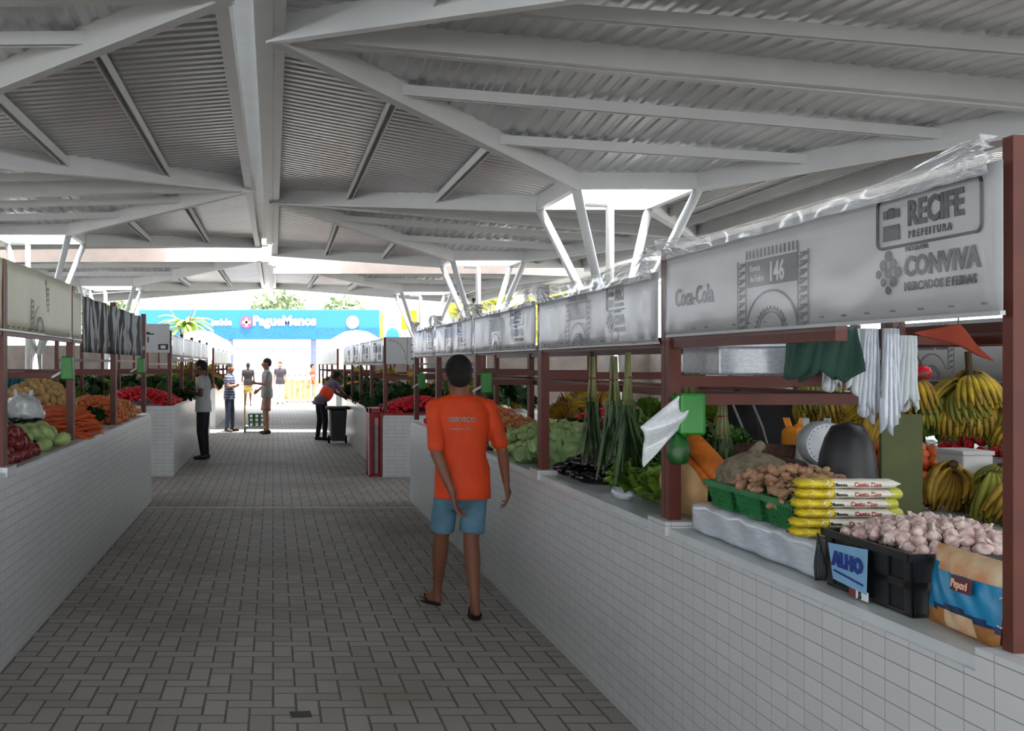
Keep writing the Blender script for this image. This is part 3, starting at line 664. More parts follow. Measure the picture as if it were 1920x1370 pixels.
heap(pGin, 'knobbly brown ginger root heaped on the green plastic baskets', 'ginger', 'ginger in the green baskets', 1.83, 3.72, .30, .5, 1.125, .045, .065, .85)
mYam = M('grey_yam_skin', (132, 120, 98), .85, 0, .25, 30, .9, 90)
t = thing('yam_sack', 'grey brown ribbed net sack of roots behind the ginger', 'sack', (1.86, 4.12, 1.05))
def f_yam(u, v):
    a = u*2*PI; e = PI*(v-.5); r_ = .15*math.cos(e)*(1+.03*math.sin(v*44)); return (r_*math.cos(a)*.95, r_*math.sin(a)*1.0, .1+.11*math.sin(e)*(1+.01*math.sin(v*44)))
MB().grid(f_yam, 32, 60).obj('ribbed_net', mYam, t, True)
MB().tube([(.0, 0, .2), (.01, .0, .225), (.03, .01, .235)], [.03, .018, .022], 10).obj('tied_neck', mYam, t, True)
# pumpkin wedge, split by the brown post
mPkS = M('pumpkin_skin', (206, 170, 118), .6, 0, .12, 9); mPkF = M('pumpkin_flesh', (224, 122, 40), .5, 0, .2, 14)
t = thing('cut_pumpkin', 'large pale pumpkin cut open to orange flesh, behind the brown post', 'pumpkin', (1.86, 4.62, .935), -.35)
def f_pk(u, v):
    a = (u-.5)*PI*1.05; e = PI*(v-.5); rr = (1+.05*abs(math.sin(a*6)))*.17; return (-rr*math.cos(e)*math.cos(a), rr*1.25*math.cos(e)*math.sin(a), .155+.155*math.sin(e))
MB().grid(f_pk, 40, 20).obj('skin', mPkS, t, True)
MB().ell((0.0, 0, .155), (.012, .205, .15), 24).obj('cut_flesh', mPkF, t, True)
MB().ell((0.01, 0, .155), (.008, .11, .08), 18).obj('seed_hollow', M('pumpkin_seeds', (196, 88, 24), .7, 0, .4, 60, .8, 90), t, True)
t = thing('pumpkin_slice', 'long orange pumpkin slice leaning between the brown post and the baskets', 'pumpkin', (1.80, 4.36, .96), .3)
MB().grid(lambda u, v: (.04*math.sin(v*PI)*1.0+.0, (u-.5)*.34, .02+.26*u+.06*math.sin(v*PI*2)+.02*math.sin(u*PI)), 12, 16).obj('flesh', mPkF, t, True).modifiers.new('t', 'SOLIDIFY').thickness = .025
# spaghetti packs
mPasta = M('pasta_white', (222, 220, 206), .3, 0, .04, 10); mPYel = M('pasta_yellow', (220, 196, 44), .4, 0, .2, 24, .6, 70)
pk = ['topmost', 'second from the top', 'third from the top', 'fourth from the top', 'fifth from the top', 'lowest']
for q in range(6):
    z = 1.24-q*.0305; dx = R.uniform(-.012, .012)
    t = thing('spaghetti_pack', 'white and yellow spaghetti pack, %s of the stack beside the garlic' % pk[q], 'pasta pack', (1.80+dx, 3.36, z-.016), R.uniform(-.04, .04), 'spaghetti packs')
    def fp(u, v):
        a = v*2*PI; x = (u-.5)*.32; e = min(1, min(u, 1-u)*9+.12); return (x, .036*math.cos(a)*(e*.85+.25)*(1+.02*math.sin(u*30)), .0148*e*math.sin(a)*(1+.05*math.sin(u*22)))
    MB().grid(fp, 40, 16).obj('wrapper', mPasta, t, True)
    def fy(u, v):
        a = v*2*PI; x = -.168+u*.112; e = min(1, u*5+.15); return (x, .0375*math.cos(a)*(e*.8+.28), .0158*e*math.sin(a)+.002*math.sin(u*30+v*12))
    MB().grid(fy, 14, 16).obj('yellow_end', mPYel, t, True)
    def fy2(u, v):
        a = v*2*PI; x = .118+u*.045; e = min(1, (1-u)*4+.15); return (x, .0372*math.cos(a)*(e*.8+.28), .0186*e*math.sin(a))
    if q: MB().grid(fy2, 8, 16).obj('yellow_tip', M('pale_yellow', (206, 206, 80), .4), t, True)
    text('Massa', .014, t, -.062, -.0385, -.005, 0, mInk, 1.3, .0005, frontal=True); text('Canto Fino', .0185, t, .002, -.0385, -.006, 0, M('red_ink', (170, 30, 44), .4), 1, .0006, frontal=True)
# garlic crate
cr = basket('garlic_crate', 'black slotted plastic crate heaped with garlic at the counter edge', 1.845, 3.02, Z+.002, .34, .44, .165, mBlack, None, 5, 2, .006)
MB().grid(lambda u, v: (-.168+.0*u, .22-u*.44, v*.155), 1, 1).obj('inner_lining', mBlack2, cr).location.x = .01
cm = MB(); cm.box(-.16, .16, -.209, -.205, 0, .15); cm.box(-.16, .16, .205, .209, 0, .15); cm.box(-.155, -.15, -.2, .2, 0, .15); cm.obj('inner_liner', mBlack2, cr)
mSign = M('sign_blue', (120, 168, 204), .5, 0, .04); mInkB = M('blue_ink', (14, 50, 140), .5)
sg = MB().poly([(-.186, .165, .135), (-.186, -.045, .150), (-.192, -.05, .025), (-.192, .125, .035)], (-1, 0, 0), .002).obj('price_card', mSign, cr); 
text('ALHO', .058, cr, -.1955, .128, .078, 1, mInkB, 1.02, .003, 'hand_lettering')
MB().tube([(-.194, .12, .062), (-.195, -.035, .048)], .003, 6).obj('underline', mInkB, cr)
c2 = MB().poly([(-.188, .045, .02), (-.188, -.05, .02), (-.188, -.05, -.0), (-.188, .045, 0)], (-1, 0, 0), .001)
MB().poly([(-.187, .01, .03), (-.187, -.05, .03), (-.187, -.05, .004), (-.187, .01, .004)], (-1, 0, 0), .003).obj('price_tag', mWhite, cr); text('5', .03, cr, -.1905, -.005, .006, 1, mInk, 1, .002, 'price_figure')
MB().poly([(-.187, .045, .03), (-.187, .012, .03), (-.187, .012, .004), (-.187, .045, .004)], (-1, 0, 0), .003).obj('red_tag', M('dull_red', (120, 44, 48), .6), cr)
heap(pGar, 'white and purple garlic bulb heaped in the black crate', 'garlic', 'garlic bulbs in the black crate', 1.87, 3.02, .32, .42, Z+.145, .055, .042, .78)
t = thing('dark_cloth', 'dark grey plastic bag hanging at the far side of the garlic crate', 'plastic bag', (1.675, 3.27, Z))
MB().grid(lambda u, v: (-.012+.03*u+.004*math.sin(u*20), .0+.025*math.sin(v*5+u*3)*.4, .005+.15*v*(1-.2*u)), 10, 8).obj('film', M('grey_plastic', (52, 54, 58), .5), t, True).modifiers.new('t', 'SOLIDIFY').thickness = .002
# snack bags
mBlueP = M('bag_blue', (20, 128, 176), .3, 0, .04); mCream = M('bag_cream', (206, 186, 150), .35, 0, .12, 14, col2=(196, 130, 84)); mBagG = M('bag_green', (34, 132, 40), .3, 0, .1)
mNavy = M('bag_navy', (14, 48, 88), .35); mBrownF = M('bag_brown', (128, 82, 36), .45, 0, .25, 26, col2=(176, 116, 50)); mOrF = M('bag_orange', (190, 96, 24), .45, 0, .2, 20)
def pillow(par, name, mats, L, Hh, D_, sel, puff=1):
    m = MB(); nu, nv = 30, 24
    for sd in (-1, 1):
        o = len(m.v); vs = []
        for b in range(nv+1):
            for a in range(nu+1):
                u, v = a/nu, b/nv; e = (math.sin(PI*u)*math.sin(PI*v))**.45; vs.append((sd*D_/2*e*puff+.003*math.sin(u*25+v*17)*e, (.5-u)*L*(1-.03*math.sin(PI*v)), v*Hh))
        m.v += vs
        for b in range(nv):
            for a in range(nu):
                f = (o+b*(nu+1)+a, o+b*(nu+1)+a+1, o+(b+1)*(nu+1)+a+1, o+(b+1)*(nu+1)+a); m.f.append(f if sd < 0 else f[::-1]); m.mi.append(sel((a+.5)/nu, (b+.5)/nv))
    return m.obj(name, mats, par, True)
t = thing('snack_bag', 'blue and cream snack bag leaning beside the garlic crate', 'snack bag', (1.705, 2.64, Z+.001), 0); t.rotation_euler = (0, .12, -.06)
def sel(u, v):
    if v > .8-.1*(u > .2): return 1
    if v < .17+.08*math.sin(u*3): return 3 if not (.38 < u < .78 and v > .06) else 1
    if v < .24+.08*math.sin(u*3) and u > .15: return 2
    return 0
pillow(t, 'printed_bag', [mBlueP, mCream, mNavy, mBrownF], .30, .205, .07, sel)
pm = MB().poly([(-.040, -.0, .145), (-.040, -.085, .145), (-.040, -.085, .108), (-.040, -.0, .108)], (-1, 0, 0), .003); pm.obj('name_patch', M('patch_maroon', (84, 30, 44), .4), t)
text('Pepori', .028, t, -.0455, -.006, .117, 1, M('peach_ink', (240, 190, 160), .4), .9, .0006)
t = thing('snack_bag', 'green and orange snack bag standing against the nearest brown post', 'snack bag', (1.725, 2.475, Z+.001)); t.rotation_euler = (0, .1, -.04)
def sel2(u, v): return 1 if v < .3 else (2 if u > .4+.25*math.sin(v*4) else 0)
pillow(t, 'printed_bag', [mBagG, mOrF, mCream], .13, .22, .06, sel2)
MB().tube([(-.034, .012+.03*math.cos(a/3), .085+.035*math.sin(a/3)) for a in range(19)], .0018, 5).obj('white_swirl', mWhite, t)
# electronic scale with steel platform
t = thing('electronic_scale', 'steel platform scale with a glowing red display, behind the snack bags', 'scale', (2.47, 3.82, Z))
bev(MB().box(-.16, .16, -.25, .28, .02, .05).obj('body', mWhite, t), .01)
bev(MB().box(-.17, .17, -.12, .30, .065, .075).obj('platform', mSteel, t), .004)
MB().box(-.17, .17, -.13, -.115, .05, .095).obj('steel_lip', mSteel, t)
bev(MB().box(-.15, .15, -.30, -.16, .03, .085).obj('display_housing', M('grey_housing', (120, 120, 124), .4), t), .012)
MB().box(-.12, .12, -.3035, -.299, .038, .078).obj('display_window', mBlack, t)
for q in range(3): text('8', .03, t, -.035+q*.026, -.3045, .045, 0, mRedLED, 1, .001, 'lit_digit', frontal=True)
for sx in (-.13, .13):
    for sy in (-.22, .24): MB().tube([(sx, sy, 0), (sx, sy, .022)], .015, 8).obj('foot', mBlack, t)
# dial scale
t = thing('dial_scale', 'round white dial scale on a black base beside the orange bag', 'scale', (2.235, 4.42, Z))
bev(MB().box(-.11, .11, -.09, .09, 0, .24).obj('base', mBlack, t), .02)
o = MB().lathe([(.001, 0), (.112, 0), (.115, .006), (.115, .05), (.1, .06), (.001, .06)], 30).obj('dial_housing', M('grey_housing2', (150, 154, 158), .4), t, True); o.rotation_euler = (PI/2, 0, 0); o.location = (.01, -.03, .345); o.scale = (.8, .8, 1)
o = MB().lathe([(.001, 0), (.102, 0), (.102, .003), (.001, .003)], 30).obj('dial_face', M('dial_white', (196, 202, 206), .35), t); o.rotation_euler = (PI/2, 0, 0); o.location = (.01, -.0905, .345); o.scale = (.8, .8, 1)
mk = MB()
for q in range(24): a = q*PI/12; mk.box(.01+.072*math.cos(a)-.0015, .01+.072*math.cos(a)+.0015, -.096, -.0935, .345+.072*math.sin(a)-.002, .345+.072*math.sin(a)+.002)
mk.box(-.012, .006, -.097, -.0935, .28, .31); mk.obj('dial_marks', mInk, t); MB().tube([(.01, -.098, .345), (.055, -.098, .39)], [.004, .001], 6).obj('needle', mInkB, t)

# black ribbed tub on edge
t = thing('ribbed_tub', 'tall black ribbed plastic tub standing behind the pasta packs', 'tub', (2.165, 4.02, Z))
rp = [(.001, 0), (.102, 0), (.107, .02)]+[(.107+.003*(q % 2), .02+q*.012) for q in range(1, 17)]+[(.103, .25), (.095, .33), (.078, .39), (.055, .435), (.001, .452)]
MB().lathe(rp, 28).obj('ribbed_body', mBlack, t, True)
MB().tube([(.112, .0, .05), (.114, 0, .2), (.104, 0, .28)], .004, 6).obj('pale_seam', mSteel, t)
mBagW = M('white_bag', (205, 212, 214), .45, 0, .06, 10)
def crumple(par, name, mat, c, r, seed, fl=0):
    from mathutils import noise
    m = MB(); m.ell((0, 0, 0), r, 26); me = m.mesh(name, mat, True)
    for v in me.vertices:
        p = v.co; nz = noise.noise(p*16+Vector((seed, 0, 0)))*.28+noise.noise(p*42+Vector((seed, 3, 0)))*.14; v.co = p*(1+nz)
        if v.co.z < -r[2]*.8: v.co.z = -r[2]*.8
    return link(name, me, par, c)
def bagth(label, loc, r, mat=mBagW, seed=1, name='plastic_bag'):
    t = thing(name, label, 'bag', (loc[0], loc[1], loc[2])); crumple(t, 'crumpled_body', mat, (0, 0, r[2]*.8), r, seed)
    for s_ in (-1, 1): MB().grid(lambda u, v: (s_*(r[0]*.3+.02*v)+.03*(u-.5), .01*math.sin(u*6), r[2]*1.5+v*r[2]*.6), 3, 5).obj('handle', mat, t, True).modifiers.new('t', 'SOLIDIFY').thickness = .002
    return t
bagth('crumpled white bag behind the black ribbed tub', (2.42, 4.75, 1.26-.3), (.1, .08, .19), seed=3)
bagth('bright orange bag hanging beside the dial scale', (2.43, 4.97, 1.14), (.065, .06, .1), M('orange_bag', (240, 150, 14), .45, 0, .1), 5)
# cassava roots
mCas = M('cassava_bark', (92, 58, 44), .85, 0, .3, 20, .8, 50)
for q, (x, y, z, rz, L) in enumerate(((2.25, 4.95, 1.16, .2, .46), (2.35, 5.1, 1.13, -.1, .44), (2.2, 4.8, 1.12, .35, .42), (2.3, 4.9, 1.09, 0, .45), (2.15, 5.0, 1.07, -.2, .4), (2.45, 4.95, 1.08, .15, .42))):
    m = MB().tube([(-L/2, 0, 0), (-L/2+.03, 0, .005), (-L/4, .01, .008), (0, 0, .0), (L/4, -.01, -.005), (L/2-.04, 0, 0), (L/2, .005, .004)], [.008, .028, .036, .038, .034, .02, .006], 12)
    me = dent(m.mesh('cassava_root', mCas, True), .006, 22, q); put(me, (x-.02, y-.15, z+.045), (0, R.uniform(-.1, .1), rz), 1, ['topmost dark brown cassava root behind the ginger', 'dark brown cassava root at the rear of its pile', 'dark cassava root at the front of its pile, behind the ginger', 'dark cassava root in the middle of its pile', 'lowest dark cassava root, at the end near the leeks', 'dark cassava root at the end near the dial scale'][q], 'cassava')
basket('vegetable_crate', 'black crate under the dark cassava roots', 2.25, 4.85, Z, .5, .36, .13, mBlack)
heap(pTom, 'red tomato beside the ginger, half hidden by the pasta packs', 'tomato', 'tomatoes behind the ginger', 2.08, 3.95, .18, .3, Z+.02, .15, .07)
# peppers-like dispensers of bag rolls on the posts
def dispenser(label, X, Y, z, side, cut=False):
    s = 1 if side > 0 else -1
    t = thing('bag_dispenser', label, 'dispenser', (X, Y, z))
    b = bev(MB().box(-.02, .065, -.115, -.05, -.085, .085).obj('housing', mGreenP, t), .01)
    MB().box(-.03, .03, -.05, .05, .06, .075).obj('bracket', mGreenP, t)
    return t
d0 = dispenser('large green bag dispenser on the post left of the ginger, with white bags streaming out', 1.68, 4.45, 1.395, 1); d0.scale = (1.25, 1, 1)
MB().grid(lambda u, v: (-.01-.14*u+.012*math.sin(v*5)+.02*v, -.11+.012*math.sin(v*7+u*4), .08-.13*u-.15*v*(.8+.3*u)), 12, 12).obj('hanging_bags', mBagClear, d0, True).modifiers.new('t', 'SOLIDIFY').thickness = .012
bagth('green plastic bag tied to the post under the large dispenser', (1.66, 4.37, 1.19), (.042, .036, .07), M('dark_green_plastic', (16, 92, 26), .4, 0, .2), 8)
for lb, X, Y, z in (('green bag dispenser on the post right of the head of the man in orange', 1.68, 8.6, 1.45), ('small green bag dispenser left of the head of the man in orange', 1.68, 12.3, 1.4),
                    ('green bag dispenser on the second post of the left row', -1.52, 7.85, 1.57), ('green bag dispenser on the left row, below the striped curtain', -1.52, 12.15, 1.58)):
    d = dispenser(lb, X, Y, z, 1); MB().grid(lambda u, v: (-.02-.07*u, -.1, -.02-.04*u-.02*v), 4, 4).obj('hanging_bags', mBagW, d, True).modifiers.new('t', 'SOLIDIFY').thickness = .006
# leeks hanging
def leeks(label, x, y, ztop, L, seed, n=9):
    r = random.Random(seed); t = thing('leek_bunch', label, 'leeks', (x, y, ztop))
    a = MB(); b = MB()
    for k in range(n):
        an = r.random()*6.28; q = .016*r.random()**.5; dx, dy = q*math.cos(an), q*math.sin(an); s = r.uniform(.8, 1.2)
        a.tube([(dx, dy, .0), (dx*1.2, dy*1.2, -L*.22), (dx*1.9, dy*1.9, -L*.42)], [.0035, .006, .010], 6)
        for j in range(3):
            ox, oy = r.uniform(-.09, .09)*s, r.uniform(-.07, .07); w = r.uniform(.009, .016); le = L*r.uniform(.85, 1.08); an2 = r.random()*3
            def g(u, v): return (dx*1.9+ox*v**1.3+(u-.5)*w*2*math.cos(an2)*(1.05-v*.7), dy*1.9+oy*v**1.3+(u-.5)*w*2*math.sin(an2), -L*.38-(le-L*.38)*v)
            b.grid(g, 1, 6)
    a.obj('stalks', mLeekW, t, True); b.obj('leaves', mLeekG, t, True)
    MB().tube([(.019*math.cos(k*.7), .019*math.sin(k*.7), -L*.2) for k in range(10)], .004, 5).obj('tie', mTerra, t); return t
leeks('left of three leek bunches hanging over the leafy greens', 1.72, 5.75, 1.64, .58, 1)
leeks('middle of three leek bunches hanging over the leafy greens', 1.74, 5.45, 1.64, .60, 2)
leeks('right of three leek bunches hanging over the leafy greens, thickest', 1.72, 5.15, 1.655, .60, 3, 14)
leeks('bunch of leeks hanging between the post and the dark shirted vendor', 2.0, 4.75, 1.46, .46, 4, 20)
leeks('short dark leek bunch right behind the post of the large dispenser', 1.95, 4.98, 1.62, .40, 6, 14)
# hanging white bags, green cloth, terracotta cloth, hanging pan
def drape(label, name, cat, x, y, ztop, w, L, mat, seed, n=3, taper=.5, rz=0):
    r = random.Random(seed); t = thing(name, label, cat, (x, y, ztop), rz)
    for k in range(n):
        ph = r.random()*6; xo = (k-(n-1)/2)*w/n*.8; ll = L*r.uniform(.75, 1); yo = (k % 3)*.02
        MB().grid(lambda u, v: (xo+(u-.5)*w*(taper+(1-taper)*v)/max(1, n-1)*1.4, yo+.014*math.sin(u*16+ph+v*3)+.02*v*math.sin(ph), -ll*v+.02*math.sin(u*9+ph)*v), 18, 10).obj('fold', mat, t, True).modifiers.new('t', 'SOLIDIFY').thickness = .004
    return t
drape('cluster of white plastic bags hanging beside the dark green cloth', 'hanging_bags', 'plastic bags', 1.95, 3.62, 1.72, .17, .22, mBagW, 3, 5)
drape('long white plastic bags hanging over the olive crate', 'hanging_bags', 'plastic bags', 2.06, 3.60, 1.72, .17, .36, mBagClear2, 4, 6)
drape('long thin white bags hanging at the end nearest the hanging pan', 'hanging_bags', 'plastic bags', 2.24, 3.75, 1.70, .09, .3, mBagW, 7, 3)
drape('dark green cloth bag hanging under the arch banner', 'cloth_bag', 'cloth bag', 1.83, 3.55, 1.725, .15, .17, mDkGreen, 5, 2, .95)
t = thing('terracotta_cloth', 'folded terracotta cloth hanging like a pointed flag in front of the far banner', 'cloth', (2.55, 4.0, 1.74))
def f_ter(u, v):
    x = -.144+.302*u; top = (-.024+.034*u/.53) if u < .53 else (.01-.136*(u-.53)/.47); lo = -.024-.05*u/.55 if u < .55 else -.074-.056*(u-.55)/.45
    return (x, .015*math.sin(u*9), lo+(top-lo)*v)
MB().grid(f_ter, 24, 6).obj('cloth', mTerra, t, True).modifiers.new('t', 'SOLIDIFY').thickness = .008
MB().tube([(.02, 0, 0), (.02, 0, .06)], .003, 6).obj('hook_cord', mBlack, t)
t = thing('hanging_pan', 'shallow red brown scale pan hanging over the banana bunches', 'pan', (2.44, 4.15, 1.52))
MB().lathe([(.001, 0), (.05, .004), (.085, .025), (.1, .05), (.094, .05), (.08, .03), (.04, .01), (.001, .008)], 24).obj('bowl', M('copper_red', (118, 44, 24), .4, .3), t, True)
for a in (0, 2.1, 4.2): MB().tube([(.097*math.cos(a), .097*math.sin(a), .05), (0, 0, .24)], .002, 5).obj('chain', mBlack, t)
for q in range(3): put(pTom, (2.43+.04*q, 4.13+.02*(q % 2), 1.565), (0, 0, q), 1, 'red tomato lying in the hanging pan', 'tomato', 'tomatoes in the hanging pan')
# shelf goods above the stall
mPot2 = M('dark_pot', (84, 84, 86), .4, .5)
for q, (x, y, w, d, h, mt, lb) in enumerate(((2.05, 4.75, .3, .4, .12, mClearBox, 'long clear plastic box on the overhead shelf, beside the large dispenser'), (2.35, 4.7, .24, .3, .12, mClearBox, 'clear plastic box on the overhead shelf next to the dark pot'), (2.45, 5.3, .3, .34, .13, mBagW, 'white box on the overhead shelf behind the clear boxes'))):
    t = thing('storage_box', lb, 'box', (x, y, 1.552)); bev(MB().box(-w/2, w/2, -d/2, d/2, 0, h).obj('box_body', mt, t), .01); bev(MB().box(-w/2-.008, w/2+.008, -d/2-.008, d/2+.008, h, h+.015).obj('lid', mt, t), .004)
t = thing('cooking_pot', 'dark metal pot on the overhead shelf next to the dark green cloth', 'pot', (2.2, 4.46, 1.5525)); t.location = (2.30, 4.35, 1.5525)
MB().lathe([(.001, 0), (.085, 0), (.09, .01), (.092, .12), (.096, .125), (.088, .125), (.085, .01), (.001, .008)], 28).obj('body', mPot2, t, True)
for s_ in (-1, 1): MB().tube([(s_*.09, -.02, .09), (s_*.115, -.015, .092), (s_*.115, .015, .092), (s_*.09, .02, .09)], .005, 6).obj('handle', mPot2, t, True)
MB().box(1.72, 2.98, 4.5, 6.5, 1.551, 1.556).obj('shelf_tray', mSteel).update_tag() if False else None
for q, x in enumerate((1.8, 2.2, 2.6, 2.95)):
    for yb in (4.45, 6.55): pass
t = thing('olive_crate', 'flat olive green board standing behind the hanging white bags', 'board', (2.56, 4.35, 1.2-.27)); bev(MB().box(-.085, .085, -.01, .01, 0, .465).obj('panel', M('olive_board', (74, 82, 34), .6, 0, .15, 5), t), .004)
t.location.z = Z; t['label'] = 'olive green board standing behind the hanging white bags'; t.name = 'olive_board'
# black strapped bag
t = thing('black_bag', 'black curved bag with pale straps in front of the dark shirted vendor', 'bag', (2.38, 5.45, Z)); crumple(t, 'bag_body', mBlack2, (0, 0, .33), (.085, .1, .2), 9)
for s_ in (-.05, .05): MB().tube([(s_-.05, -.13, .5), (s_, -.15, .36), (s_+.05, -.14, .2)], .006, 6).obj('strap', M('strap_grey', (150, 150, 150), .5), t)

# ---- bananas and fruit on the back counter
def bunch(label, x, y, z, rad, n, seed, me=pBan, me2=pBanG, rows=3, stalk=True, gname=None):
    r = random.Random(seed); t = thing('banana_bunch', label, 'bananas', (x, y, z), 0, gname)
    for k in range(n):
        a = k*2.4+r.random()*.5; zz = (k/n-.5)*rad*1.2
        link('banana_hand', me if r.random() < .6 else me2, t, (math.cos(a)*.03, math.sin(a)*.03, zz+.05), (r.uniform(-.3, .3), r.uniform(-.3, .3), a+PI/2)).scale = (.72, .72, .72)
    if stalk: MB().tube([(0, 0, -rad*.7), (.01, 0, 0), (0, 0, rad), (0, .01, rad*1.6)], .014, 8).obj('stalk', mTip, t, True)
    return t
bunch('large banana bunch hanging below the terracotta cloth', 3.1, 4.75, 1.43, .14, 9, 1); bunch('banana bunch hanging left of the largest one, over the olive board', 2.96, 4.9, 1.42, .10, 5, 2)
bunch('banana bunch hanging beside the nearest brown post', 3.28, 4.6, 1.36, .13, 7, 3); bunch('small banana bunch hanging above the dial scale', 2.85, 5.6, 1.42, .1, 6, 4)
lbs = ['green banana hand on the back counter, upper left of the display', 'banana hand in the middle of the back counter display', 'banana hand lying at the right end of the back counter', 'ripe banana hand on the edge of the back counter', 'greenish banana hand behind the ripe ones', 'banana hand standing beside the white box', 'long banana hand lying flat at the counter edge', 'banana hand half behind the nearest post', 'second green banana hand from the olive board', 'banana hand leaning on the green ones']
for q, (x, y, z, rz, rx, me) in enumerate(((3.06, 4.55, 1.12, .3, .3, pBanG), (3.2, 4.4, 1.15, .8, .5, pBanG), (3.35, 4.2, 1.14, 1.6, .6, pBanG), (3.12, 4.0, 1.0, .6, 1.2, pBanS), (3.28, 4.45, 1.07, 2.6, .3, pBan), (3.1, 4.85, 1.13, 3.4, .2, pBan), (3.3, 3.85, 1.03, .9, 1.25, pBanS), (3.4, 4.0, 1.08, 1.2, 1.2, pBanS), (3.14, 4.7, 1.08, 1.9, .2, pBanG), (3.22, 4.2, 1.04, 4.1, .8, pBan))):
    put(me, (x, y, z), (rx, 0, rz), .95, lbs[q], 'bananas')
for q in range(26):
    put(R.choice((pBan, pBanG, pBanS)), (3.06+R.random()*.42, 3.8+q*.045, 1.04+R.random()*.1), (R.uniform(.1, 1.1), R.uniform(-.3, .3), R.random()*6), .85, 'banana hand in the loose heap at the front of the back counter', 'bananas', 'bananas heaped at the front of the back counter')
for q in range(16):
    put(R.choice((pBan, pBanG, pBanS)), (3.35+R.random()*.4, 3.9+q*.12, 1.05+R.random()*.06), (R.uniform(0, 1), 0, R.random()*6), 1.1, 'banana hand heaped deeper on the back counter', 'bananas', 'bananas deeper on the back counter')
heap(pRound, 'orange in the mixed fruit pile beyond the bananas', 'orange', 'oranges beyond the bananas', 3.5, 5.9, .6, .7, Z, .17, .074)
t = thing('white_box', 'white foam box standing among the bananas', 'box', (3.24, 5.0, Z)); bev(MB().box(-.07, .07, -.1, .1, 0, .25).obj('body', mWhite, t), .008); bev(MB().box(-.075, .075, -.105, .105, .25, .27).obj('lid', mWhite, t), .004)
t = thing('fruit_tray', 'pale blue tray of fruit on the next row of stalls', 'tray', (5.3, 6.9, Z)); bev(MB().box(-.16, .16, -.2, .2, 0, .12).obj('body', M('pale_blue', (120, 172, 188), .4), t), .01)
def far_heaps(X, sgn, y0, y1, z, w, kinds, tagname, zz=0):
    y = y0
    q = 0
    while y < y1-.3:
        me, nm, cat, s, L = kinds[q % len(kinds)]; L2 = min(L, y1-y)
        heap(me, nm+', '+tagname, cat, nm.split(',')[0]+' '+tagname, X+sgn*w/2, y+L2/2, w, L2-.06, z, .14+.05*(q % 3 == 0), s*1.12, 1.08, 140, tilt=.12*sgn)
        y += L2; q += 1
K_tom = (pTom, 'ripe red tomato', 'tomato', .07, .9); K_org = (pRound, 'orange', 'orange', .074, .8); K_pot = (pPot, 'pale potato', 'potato', .08, .8); K_on = (pOn, 'golden onion', 'onion', .076, .8)
K_let = (pLet, 'green lettuce', 'lettuce', .2, 1.2); K_kale = (pKale, 'dark green kale bunch', 'kale', .2, 1.2); K_cab = (pCab, 'pale green cabbage', 'cabbage', .15, 1.0); K_ch = (pChay, 'light green chayote', 'chayote', .1, .8); K_ban = (pBan, 'yellow banana hand', 'bananas', .2, 1.2)
# right front counter: y 4.6..12.3
heap(pHerb, 'bushy bunch of green herbs between the leeks and the post', 'herbs', 'herb bunches below the leeks', 2.05, 5.25, .56, .75, Z, .16, .22, 1, rot='up', base=.1)
heap(pLet, 'green lettuce in front of the herb bunches', 'lettuce', 'lettuces by the herbs', 1.86, 5.0, .3, .4, Z, .05, .2, .9, rot='up', base=.1)
bagth('grey plastic bag on the counter left of the pumpkin', (1.74, 5.3, Z), (.05, .12, .035), mBagClear2, 4)
heap(pEgg, 'glossy black aubergine on the counter edge below the leeks', 'aubergine', 'aubergines at the counter edge', 1.88, 6.15, .42, .55, Z, .11, .075, .8, rot=.3)
heap(pCab, 'pale green cabbage by the second post', 'cabbage', 'cabbages by the second post', 2.0, 6.95, .6, .6, Z, .11, .15, .9, rot='up', base=.42)
heap(pLet, 'lettuce standing behind the aubergines', 'lettuce', 'lettuces behind the aubergines', 2.4, 6.4, .35, 1.0, Z+.02, .1, .2, 1, rot='up', base=.1)
heap(pChay, 'light green chayote heaped beside the second brown post', 'chayote', 'chayotes beside the second post', 2.05, 7.75, .72, .95, Z, .18, .085, .76)
heap(pROn, 'small dark red onion at the foot of the chayotes', 'onion', 'red onions by the chayotes', 1.8, 8.45, .28, .35, Z, .06, .07)
heap(pKale, 'dark green kale bunch behind the chayotes', 'kale', 'kale behind the chayotes', 2.4, 8.6, .4, .7, Z, .06, .2, .9, rot='up', base=.1)
heap(pOn, 'golden onion heaped beside the arm of the man in orange', 'onion', 'onions beside the man in orange', 2.0, 9.3, .7, .9, Z, .17, .076)
heap(pRound, 'orange heaped beyond the golden onions', 'orange', 'oranges beyond the onions', 2.05, 10.3, .7, .9, Z, .22, .074)
heap(pTom, 'red tomato on the right counter past the oranges', 'tomato', 'tomatoes past the oranges', 2.05, 11.5, .7, 1.0, Z, .2, .07)
# right back rows
far_heaps(3.1, 1, 6.6, 12, Z, .7, [K_ban, K_org, K_let, K_on, K_tom], 'on the right back counter')
far_heaps(5.2, 1, 4.5, 12, Z, .8, [K_ban, K_org, K_cab, K_tom, K_let, K_pot], 'on the next row of stalls to the right')
# second right block
far_heaps(1.62, 1, 15.25, 24, .87, .85, [K_tom, (pROn, 'purple onion', 'onion', .075, .7), K_kale, K_org, K_kale, K_tom], 'on the second right counter')
far_heaps(1.62, 1, 26.5, 33, .9, .85, [K_org, K_kale, K_tom, K_ban], 'at the sunny end, right')
far_heaps(3.1, 1, 15.5, 23.5, .9, .75, [K_kale, K_ban, K_tom, K_let], 'on the second right back counter')
